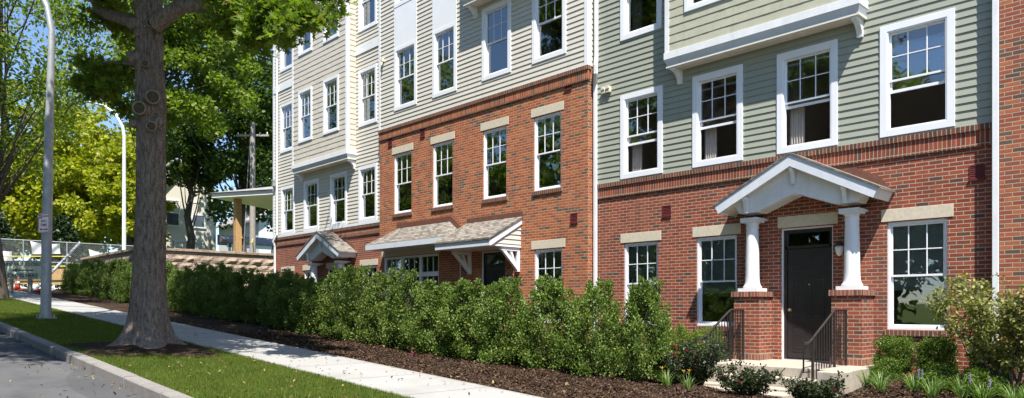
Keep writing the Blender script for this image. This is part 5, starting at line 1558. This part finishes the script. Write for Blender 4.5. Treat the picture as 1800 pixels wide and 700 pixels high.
def light_pole():
    x, y = -22.15, 4.3; z = gz(x)
    root = empty('light_pole', (x, y, z)); tag(root, 'grey metal light pole with curved top carrying a no parking sign', 'light pole')
    b = MB()
    pts = [(x, y, z-.1), (x+.02, y+.02, z+2), (x+.08, y+.06, z+5), (x+.14, y+.1, z+6.9), (x+.14, y+.10, z+7.5), (x+.05, y+.02, z+8.1), (x-.2, y-.2, z+8.8), (x-.7, y-.7, z+9.4), (x-1.4, y-1.5, z+9.8)]
    b.tube(pts, [.125, .12, .10, .08, .075, .07, .06, .05, .04], 20); b.build('pole', M['steel'], root)
    b = MB(); b.box(x-.21, x+.21, y-.21, y+.21, z-.06, z+.03)
    for sx in (-1, 1):
        for sy in (-1, 1): b.tube([(x+sx*.16, y+sy*.16, z+.03), (x+sx*.16, y+sy*.16, z+.09)], .018, 6)
    b.build('base_plate', M['steel'], root)
    b = MB(); b.tube([(x-1.35, y-1.45, z+9.78), (x-1.7, y-1.85, z+9.85), (x-2.0, y-2.2, z+9.8)], [.06, .14, .08], 12); b.build('lamp_head', M['steel'], root)
    # sign, faces down the street towards +x / camera
    sx, sy, sz = x+.26, y+.0-.05, z+2.45
    xd = Vector((.80, .60, 0)).normalized()      # reading direction as seen from the camera
    n = xd.cross(Vector((0, 0, 1)))              # towards the camera
    c = Vector((sx, sy, sz))+n*.06
    s = empty('parking_sign', (sx, sy, sz)); tag(s, 'small red and white no parking any time sign strapped to the light pole', 'sign')
    s.parent = None
    b = MB(); oriented_box(b, c, xd, .33, .006, .50); b.build('sign_plate', M['sign_white'], s)
    f = c+n*.0055
    b = MB()
    for (dx, dz, w, h) in ((0, .237, .31, .010), (0, -.237, .31, .010), (-.152, 0, .010, .464), (.152, 0, .010, .464)):
        oriented_box(b, f+xd*dx+Vector((0, 0, dz)), xd, w, .003, h)
    b.build('sign_border', M['sign_red'], s)
    b = MB(); oriented_box(b, f+xd*(-.095)+Vector((0, 0, .17)), xd, .10, .003, .10); b.build('red_block', M['sign_red'], s)
    text_mesh('NO', .085, M['sign_white'], s, f+n*.004+xd*(-.095)+Vector((0, 0, .17)), xd, .001, bold=.002)
    text_mesh('PARKING', .050, M['sign_red'], s, f+xd*(.055)+Vector((0, 0, .17)), xd, .001, bold=.0015)
    text_mesh('ANY', .085, M['sign_red'], s, f+Vector((0, 0, .045)), xd, .001, bold=.001)
    text_mesh('TIME', .085, M['sign_red'], s, f+Vector((0, 0, -.055)), xd, .001, bold=.001)
    b = MB(); a = f+Vector((0, 0, -.165))
    oriented_box(b, a, xd, .15, .003, .018)
    for sg in (-1, 1):
        p = [a+xd*sg*.12, a+xd*sg*.07+Vector((0, 0, .032)), a+xd*sg*.07-Vector((0, 0, .032))]
        b.prism(p, n*.0025)
    b.build('sign_arrow', M['sign_red'], s)
light_pole()

def lamp_far():
    X = -44.5; Y = 12.4
    # behind the retaining wall corner
    zb = 4.3
    root = empty('lamp_post', (X, Y, zb)); tag(root, 'slim white curved street lamp standing behind the retaining wall', 'light pole')
    b = MB(); b.tube([(X, Y, zb-.2), (X, Y, 11.3), (X-.05, Y-.06, 11.8), (X-.3, Y-.35, 12.5), (X-.7, Y-.8, 12.95)], [.11, .085, .08, .07, .06], 14); b.build('pole', M['plastic_white'], root)
    b = MB(); b.tube([(X-.7, Y-.8, 12.95), (X-1.2, Y-1.4, 13.15), (X-2.1, Y-2.3, 13.18)], [.06, .05, .04], 8)
    b.tube([(X-2.0, Y-2.2, 13.18), (X-2.35, Y-2.6, 13.18), (X-2.7, Y-2.95, 13.12)], [.05, .16, .06], 10); b.build('lamp_head', M['steel'], root)
lamp_far()

def utility_pole():
    X, Y = -43.6, 19.4
    root = empty('utility_pole', (X, Y, 4.3)); tag(root, 'weathered wooden utility pole with crossarm behind the porch roof', 'utility pole')
    b = MB(); b.tube([(X, Y, 4.0), (X, Y, 13.1)], [.19, .14], 12); b.build('pole', M['pole_wood'], root)
    xd = Vector((.69, .72, 0))
    b = MB(); oriented_box(b, (X, Y, 12.3), xd, 2.0, .1, .12)
    b.build('crossarm', M['pole_wood'], root)
    for d in (-.9, -.45, .45, .9):
        p = Vector((X, Y, 12.36))+xd*d; b = MB(); b.lathe(p.x, p.y, [(.02, p.z), (.045, p.z+.03), (.03, p.z+.07), (.045, p.z+.11), (.01, p.z+.14)], 10); b.build('insulator', M['sign_white'], root)
    b = MB(); b.tube([Vector((X, Y, 12.5))-xd*.12-Vector((0,0,.0)), Vector((X, Y, 10))-xd*.3, Vector((X, Y, 4.4))-xd*.6], .02, 5); b.build('guy_wire', M['steel'], root)
utility_pole()

def closed_sign():
    # stands on the sidewalk, facing down the street
    c = Vector((-37.4, 6.42, gz(-37.4)+1.02)); xd = Vector((.72, .69, 0)).normalized(); n = xd.cross(Vector((0, 0, 1)))
    root = empty('closed_sign', (c.x, c.y, gz(c.x))); tag(root, 'grey board sign with left arrow, reading sidewalk closed cross here', 'sign')
    b = MB(); oriented_box(b, c, xd, 1.80, .03, .82); b.build('sign_board', M['sign_grey'], root)
    f = c+n*.018
    b = MB()
    for (dz) in (.385, -.385): oriented_box(b, f+Vector((0, 0, dz)), xd, 1.71, .006, .018)
    for (dx) in (.85, -.85): oriented_box(b, f+xd*dx, xd, .018, .006, .75)
    b.build('sign_border', M['black'], root)
    text_mesh('SIDEWALK CLOSED', .19, M['black'], root, f+Vector((0, 0, .25)), xd, .002, bold=.004)
    text_mesh('CROSS HERE', .24, M['black'], root, f+Vector((0, 0, -.24)), xd, .002, bold=.005)
    b = MB(); oriented_box(b, f+xd*.08, xd, .78, .004, .05)
    b.prism([f-xd*.47, f-xd*.27+Vector((0, 0, .09)), f-xd*.27-Vector((0, 0, .09))], n*.003); b.build('sign_arrow', M['black'], root)
    for d in (-.55, .30):
        q = c+xd*d-n*.03; b = MB(); oriented_box(b, (q.x, q.y, (gz(q.x)+c.z)/2), xd, .16, .09, c.z-gz(q.x)); b.build('post', M['pole_wood'], root)
closed_sign()

def cone(X, Y, label):
    z = gz(X); r = empty('traffic_cone', (X, Y, z)); tag(r, label, 'cone', 'orange cones by the closed sidewalk')
    b = MB(); b.lathe(X, Y, [(.16, z+.03), (.12, z+.2), (.075, z+.45), (.035, z+.7), (.02, z+.71)], 16); b.build('cone_body', M['cone'], r)
    b = MB(); b.box(X-.19, X+.19, Y-.19, Y+.19, z, z+.03); b.build('cone_base', M['cone'], r)
    b = MB(); b.lathe(X, Y, [(.115, z+.27), (.085, z+.42)], 16); b.build('reflective_band', M['sign_white'], r)
cone(-41.5, 6.9, 'orange traffic cone just behind the sidewalk sign, between its posts')

def fence():
    X = -50.0; zt = 5.6; zb = gz(X)
    root = empty('chain_link_fence', (X, 10, zb)); tag(root, 'chain link construction fence across the sidewalk end beyond the sign', 'fence')
    ys = [4.2, 6.4, 8.6, 10.8, 13.0, 15.2]
    for y in ys:
        b = MB(); b.tube([(X, y, zb-.1), (X, y, zt+.05)], .035, 8); b.build('fence_post', M['steel'], root)
    b = MB()
    for z in (zt, zb+1.35, zb+.1): b.tube([(X, ys[0], z), (X, ys[-1], z)], .028, 8)
    b.build('fence_rail', M['steel'], root)
    # woven diagonals as thin ribbons
    b = MB(); st = .13; H = zt-zb
    y = ys[0]-H
    while y < ys[-1]:
        for sg in (1, -1):
            a, c = (y, y+H) if sg > 0 else (y+H, y)
            za, zc = zb, zt
            # clip to the fence's length
            pts = []
            t0 = max(0, (ys[0]-a)/(c-a)) if sg > 0 else max(0, (a-ys[-1])/(a-c)); t1 = min(1, (ys[-1]-a)/(c-a)) if sg > 0 else min(1, (a-ys[0])/(a-c))
            if t1-t0 > .02:
                p = (a+(c-a)*t0, za+(zc-za)*t0); q = (a+(c-a)*t1, za+(zc-za)*t1); w = .006
                b.add([(X+.01*sg, p[0]-w, p[1]), (X+.01*sg, p[0]+w, p[1]), (X+.01*sg, q[0]+w, q[1]), (X+.01*sg, q[0]-w, q[1])], [(0, 1, 2, 3)])
        y += st
    b.build('fence_mesh', M['steel'], root)
fence()
def tarp(pts, label, sag=.1, X=-49.9, mat='plastic_white'):
    (y0, z0, y1, z1, y2, z2, y3, z3) = pts; b = MB(); n, m = 12, 8; V = []
    for i in range(n+1):
        for j in range(m+1):
            u, v = i/n, j/m
            ya = y0*(1-u)+y1*u; za = z0*(1-u)+z1*u-sag*4*u*(1-u)*(1); yb = y3*(1-u)+y2*u; zb = z3*(1-u)+z2*u
            V.append((X+.06*math.sin(u*9+v*4)+.12, ya*(1-v)+yb*v, za*(1-v)+zb*v))
    b.add(V, [(i*(m+1)+j, (i+1)*(m+1)+j, (i+1)*(m+1)+j+1, i*(m+1)+j+1) for i in range(n) for j in range(m)], 0, True)
    tag(b.build('tarp', M[mat], None, origin=(X, (y0+y1)/2, z3)), label, 'tarp', 'white sheets hung on the fence')
tarp((11.9, 5.25, 14.6, 5.2, 14.6, 4.6, 12.1, 3.9), 'white sheet sagging on the fence behind the retaining wall end', .25)
tarp((8.9, 5.55, 10.4, 5.5, 10.4, 4.9, 9.0, 4.8), 'white sheet on the fence top just left of the light pole', .1)
tarp((6.8, 5.0, 8.0, 4.9, 8.1, 3.7, 6.9, 3.6), 'pale sheet on the fence beside the dark street tree trunk', .05)
b = MB(); b.box(-48.0, -47.95, 4.5, 11.0, gz(-48)+.1, gz(-48)+1.0)
for y in (4.8, 7.6, 10.6): b.box(-48.1, -48.0, y-.05, y+.05, gz(-48)-.1, gz(-48)+1.15)
tag(b.build('plywood_barrier', M['plywood']), 'tan plywood barrier behind the sidewalk sign', 'barrier')
b = MB(); b.tube([(-47.3, 5.0, gz(-47)+1.15), (-47.3, 7.5, gz(-47)+1.05), (-47.3, 10.4, gz(-47)+1.2), (-46.8, 12.0, gz(-47)+1.3)], .03, 5)
b.tube([(-47.3, 5.0, gz(-47)+1.7), (-47.3, 7.5, gz(-47)+1.62), (-47.3, 10.4, gz(-47)+1.75)], .03, 5)
tag(b.build('caution_tape', M['yellow']), 'yellow caution tape strung along the plywood barrier', 'tape')
b = MB(); b.tube([(-40.6, 7.4, gz(-40.6)-.02), (-42.7, 9.8, 5.05)], .07, 8)
tag(b.build('leaning_pipe', M['steel'], None, origin=(-40.6, 7.4, gz(-40.6))), 'long grey pipe leaning against the end of the retaining wall', 'pipe')
def crumple(name, loc, r, mat, label, cat):
    V = []; F = []; n, m = 12, 7; lx, ly, lz = loc
    for i in range(n):
        for j in range(m+1):
            a = 2*math.pi*i/n; t = j/m*math.pi/2; q = r*(1+random.uniform(-.25, .25))
            V.append((lx+q*math.cos(a)*math.cos(t)*1.5, ly+q*math.sin(a)*math.cos(t), lz+q*math.sin(t)*.6))
    b = MB(); b.add(V, [(i*(m+1)+j, ((i+1) % n)*(m+1)+j, ((i+1) % n)*(m+1)+j+1, i*(m+1)+j+1) for i in range(n) for j in range(m)])
    tag(b.build(name, mat, None, origin=loc), label, cat)
crumple('plastic_bag', (-40.2, 7.6, gz(-40.2)), .22, M['red_cloth'], 'crumpled red plastic on the sidewalk edge by the leaning pipe', 'litter')
crumple('plastic_bag', (-41.6, 8.2, gz(-41.6)), .25, M['plastic_white'], 'crumpled white plastic heap behind the leaning pipe', 'litter')
def flag(x, y, mat, label):
    b = MB(); z = gz(x)-.03; b.tube([(x, y, z), (x, y, z+.22)], .003, 5)
    b.add([(x, y, z+.22), (x+.06, y-.05, z+.22), (x+.06, y-.05, z+.13), (x, y, z+.13)], [(0, 1, 2, 3)]); b.box(x-.004, x+.05, y-.004, y+.004, z+.12, z+.13)
    tag(b.build('marker_flag', mat, None, origin=(x, y, z)), label, 'flag', 'small marker flags in the mulch')
flag(-23.8, 7.35, M['pink'], 'pink marker flag in the mulch just left of the oak trunk')
flag(-36.0, 7.6, M['pink'], 'pink marker flag at the far end of the hedge near the red plastic')
flag(-11.05, 7.95, M['pink'], 'dark pink marker flag under the lit middle of the hedge')

# ------------------------------------------------------------------ retaining wall: courses of split-faced blocks
def retaining_wall():
    root = empty('retaining_wall', (-35, 10.5, 2.1)); tag(root, 'tan split faced block retaining wall behind the far hedge', 'retaining wall')
    b = MB(); zb, zt, ch = 1.4, 4.30, .30
    r = random.Random(5)
    def block(p, q, z0, z1, out):
        # p, q: 2d ends along the face, out: outward normal 2d
        j = r.uniform(.0, .03); cx = [(p[0]*(1-t)+q[0]*t, p[1]*(1-t)+q[1]*t) for t in (0.01, .34, .67, .99)]
        V = []
        for k, (x, y) in enumerate(cx):
            for (zz, base) in ((z0+.01, 0), ((z0+z1)/2, 1), (z1-.01, 0)):
                o = (0.01 if (k in (0, 3) or not base) else .07+r.uniform(-.03, .04))+j
                V.append((x+out[0]*o, y+out[1]*o, zz))
        F = [(k*3+m, (k+1)*3+m, (k+1)*3+m+1, k*3+m+1) for k in range(3) for m in range(2)]
        b.add(V, F)
    nrow = int((zt-zb)/ch)
    for k in range(nrow):
        z0 = zb+k*ch; off = (k % 2)*.3
        x = -35.0+off
        while x > -45.0:
            xa = max(x-.62, -45.2)
            if x <= -35.0+.001 or True:
                block((xa, 10.5), (min(x, -35.0), 10.5), z0, z0+ch, (0, -1))
            x = xa
        y = 10.5-off
        while y < 22:
            block((-35.0, max(y, 10.5)), (-35.0, y+.62), z0, z0+ch, (1, 0)); y += .62
    b.build('block_courses', M['block'], root)
    b = MB(); b.box(-45.2, -35.0, 10.51, 10.9, zb, zt); b.box(-35.4, -35.01, 10.9, 22, zb, zt); b.build('wall_core', M['block'], root)
    b = MB(); b.box(-45.25, -34.93, 10.42, 10.95, zt+.002, zt+.12); b.box(-35.45, -34.93, 10.952, 22, zt+.002, zt+.12); b.build('coping', M['block'], root, bevel=.01)
    b = MB(); b.add([(-75, 10.9, 4.2), (-35.4, 10.9, 4.2), (-35.4, 60, 4.2), (-75, 60, 4.2)], [(0, 1, 2, 3)])
    tag(b.build('terrace_ground', M['turf']), kind='structure')
retaining_wall()

def side_porch():
    root = empty('side_porch', (-33, 17, 4.3)); tag(root, 'white flat edged porch roof on a timber post left of the terrace', 'porch')
    A = Vector((-36.9, 14.3, 0)); D = Vector((-28.35, 18.8, 0)); u = (D-A).normalized(); n = Vector((-u.y, u.x, 0))
    B = D+n*5; C = A+n*5
    b = MB(); b.prism([(p.x, p.y, 7.2) for p in (A, D, B, C)], (0, 0, .22)); b.build('porch_soffit', M['white'], root)
    b = MB()
    m = (A+C)/2+u*2.5; m2 = (D+B)/2
    q = [(p.x, p.y, 7.43) for p in (A-u*.1-n*.1, D-n*.1, B, C)]+[(m.x, m.y, 8.1), (m2.x, m2.y, 8.1)]
    b.add(q, [(0, 1, 5, 4), (2, 3, 4, 5), (3, 0, 4), (1, 2, 5)]); b.build('porch_roof', M['roof_grey'], root)
    p = A+u*1.0+n*.7
    b = MB(); b.box(p.x-.15, p.x+.15, p.y-.15, p.y+.15, 4.2, 7.198); b.build('post', M['wood_post'], root)
    p = A+u*6.0+n*.7
side_porch()
b = MB(); b.tube([(-36.1, 15.5, 5.25), (-38.2, 16.8, 5.15), (-41.0, 18.2, 5.45), (-43.4, 19.3, 5.9)], .03, 5)
tag(b.build('yellow_rope', M['yellow']), 'yellow rope tied between the porch post and the utility pole', 'rope')

def far_house(name, loc, label, x0, x1, y0, y1, zb, ze, zr, mat, wins, porch=None):
    r = empty(name, loc); tag(r, label, 'house', 'houses beyond the retaining wall')
    b = MB(); b.box(x0, x1, y0, y1, zb, ze)
    ym = (y0+y1)/2
    b.prism([(x0+.001, y0, ze), (x0+.001, y1, ze), (x0+.001, ym, zr)], (x1-x0-.002, 0, 0)); b.build('wall', M[mat], r)
    for sg, (ya, yb) in ((-1, (y0, ym)), (1, (y1, ym))):
        b = MB(); b.prism([(x0-.4, ya+sg*.4, ze-.15), (x0-.4, yb, zr+.1), (x0-.4, yb, zr+.28), (x0-.4, ya+sg*.4, ze+.03)], (x1-x0+.8, 0, 0)); b.build('roof', M['roof_grey'], r)
    b = MB()
    for sg, (ya, yb) in ((-1, (y0, ym)), (1, (y1, ym))):
        b.prism([(x1+.41, ya+sg*.42, ze-.22), (x1+.41, yb, zr+.04), (x1+.41, yb, zr+.30), (x1+.41, ya+sg*.42, ze+.05)], (.05, 0, 0))
    b.build('rake_board', M['white'], r)
    for (yc, zc, w, h) in wins:
        b = MB(); X = x1+.02
        b.box(X, X+.06, yc-w/2-.1, yc-w/2, zc, zc+h); b.box(X, X+.06, yc+w/2, yc+w/2+.1, zc, zc+h)
        b.box(X, X+.06, yc-w/2-.1, yc+w/2+.1, zc+h+.001, zc+h+.12); b.box(X, X+.08, yc-w/2-.12, yc+w/2+.12, zc-.1, zc-.001)
        b.box(X, X+.05, yc-w/2, yc+w/2, zc+h/2-.03, zc+h/2+.03)
        f = b.build('window', M['white'], r); g = MB(); g.box(X+.0, X+.02, yc-w/2+.001, yc+w/2-.001, zc+.001, zc+h-.001); g.build('pane', M['farpane'], f)
        g = MB(); g.box(X+.021, X+.026, yc-w/2+.01, yc+w/2-.01, zc+h/2+.035, zc+h-.01); g.build('blind', M['house_white'], f)
    if porch:
        ya, yb, zp = porch
        b = MB(); b.prism([(x1+.03, ya, zp+.7), (x1+2.2, ya, zp), (x1+2.2, ya, zp-.15), (x1+.03, ya, zp-.15)], (0, yb-ya, 0)); p = b.build('porch_roof', M['roof_grey'], r)
        b = MB()
        for k in range(4):
            yy = ya+.2+(yb-ya-.4)*k/3; b.box(x1+1.95, x1+2.1, yy-.08, yy+.08, zb, zp-.16)
        b.box(x1+1.95, x1+2.1, ya, yb, zp-.45, zp-.165)
        b.build('porch_posts', M['white'], p)
    return r
far_house('clapboard_house', (-64, 21, 4.2), 'old cream clapboard house with gabled roof seen between the oak trunk and porch roof', -68, -60, 18.9, 23.6, 4.0, 10.6, 13.6, 'house_white',
          [(20.2, 8.2, .9, 1.9), (22.2, 8.2, .9, 1.9), (19.7, 5.2, .7, 1.7), (20.9, 5.2, 1.0, 1.7), (22.2, 5.2, .8, 1.7)], (23.7, 29.5, 7.0))
far_house('clapboard_house', (-66, 30, 4.2), 'white clapboard house further back, right of the utility pole', -72, -63, 28.6, 37, 4.0, 9.6, 12.6, 'house_blue',
          [(30.2, 5.3, .9, 1.6), (32.2, 5.3, .9, 1.6), (34.4, 5.3, .9, 1.6), (31.0, 7.7, .8, 1.4), (34.0, 7.7, .8, 1.4)], None)

# ------------------------------------------------------------------ light, sky, camera
SUN = Vector((1.5, -1.0, 3.1)).normalized()       # direction to the sun
el = math.asin(SUN.z); az = math.atan2(SUN.x, SUN.y)
w = bpy.data.worlds.new('World'); scene.world = w; w.use_nodes = True
nt = w.node_tree; nt.nodes.clear()
sky = nt.nodes.new('ShaderNodeTexSky'); sky.sky_type = 'NISHITA'; sky.sun_disc = False
sky.sun_elevation = el; sky.sun_rotation = az
sky.air_density = 0.9; sky.dust_density = 0.1; sky.ozone_density = 4.0; sky.altitude = 50
bg = nt.nodes.new('ShaderNodeBackground'); bg.inputs['Strength'].default_value = 0.11
wo = nt.nodes.new('ShaderNodeOutputWorld')
nt.links.new(sky.outputs[0], bg.inputs['Color']); nt.links.new(bg.outputs[0], wo.inputs['Surface'])
sl = bpy.data.lights.new('sun', 'SUN'); sl.energy = 5.0; sl.angle = R(.53); sl.color = (1.0, .955, .88)
so_ = bpy.data.objects.new('sun', sl); COL.objects.link(so_)
so_.rotation_euler = SUN.to_track_quat('Z', 'Y').to_euler(); so_.location = (0, 0, 40)

cam = bpy.data.cameras.new('camera'); co = bpy.data.objects.new('camera', cam); COL.objects.link(co)
co.location = (0, 0, 1.67); co.rotation_euler = (R(90), 0, math.atan2(.7251, .6886))
cam.sensor_width = 36; cam.lens = 1285/1800*36; cam.shift_y = 192/1800; cam.clip_end = 6000; cam.clip_start = .05
scene.camera = co
scene.view_settings.view_transform = 'Standard'; scene.view_settings.look = 'None'; scene.view_settings.gamma = 1
scene.view_settings.exposure = 1.0; scene.view_settings.use_curve_mapping = False
scene.render.engine = 'CYCLES'
scene.cycles.max_bounces = 7; scene.cycles.transparent_max_bounces = 12; scene.cycles.use_denoising = True
scene.cycles.sample_clamp_indirect = 6
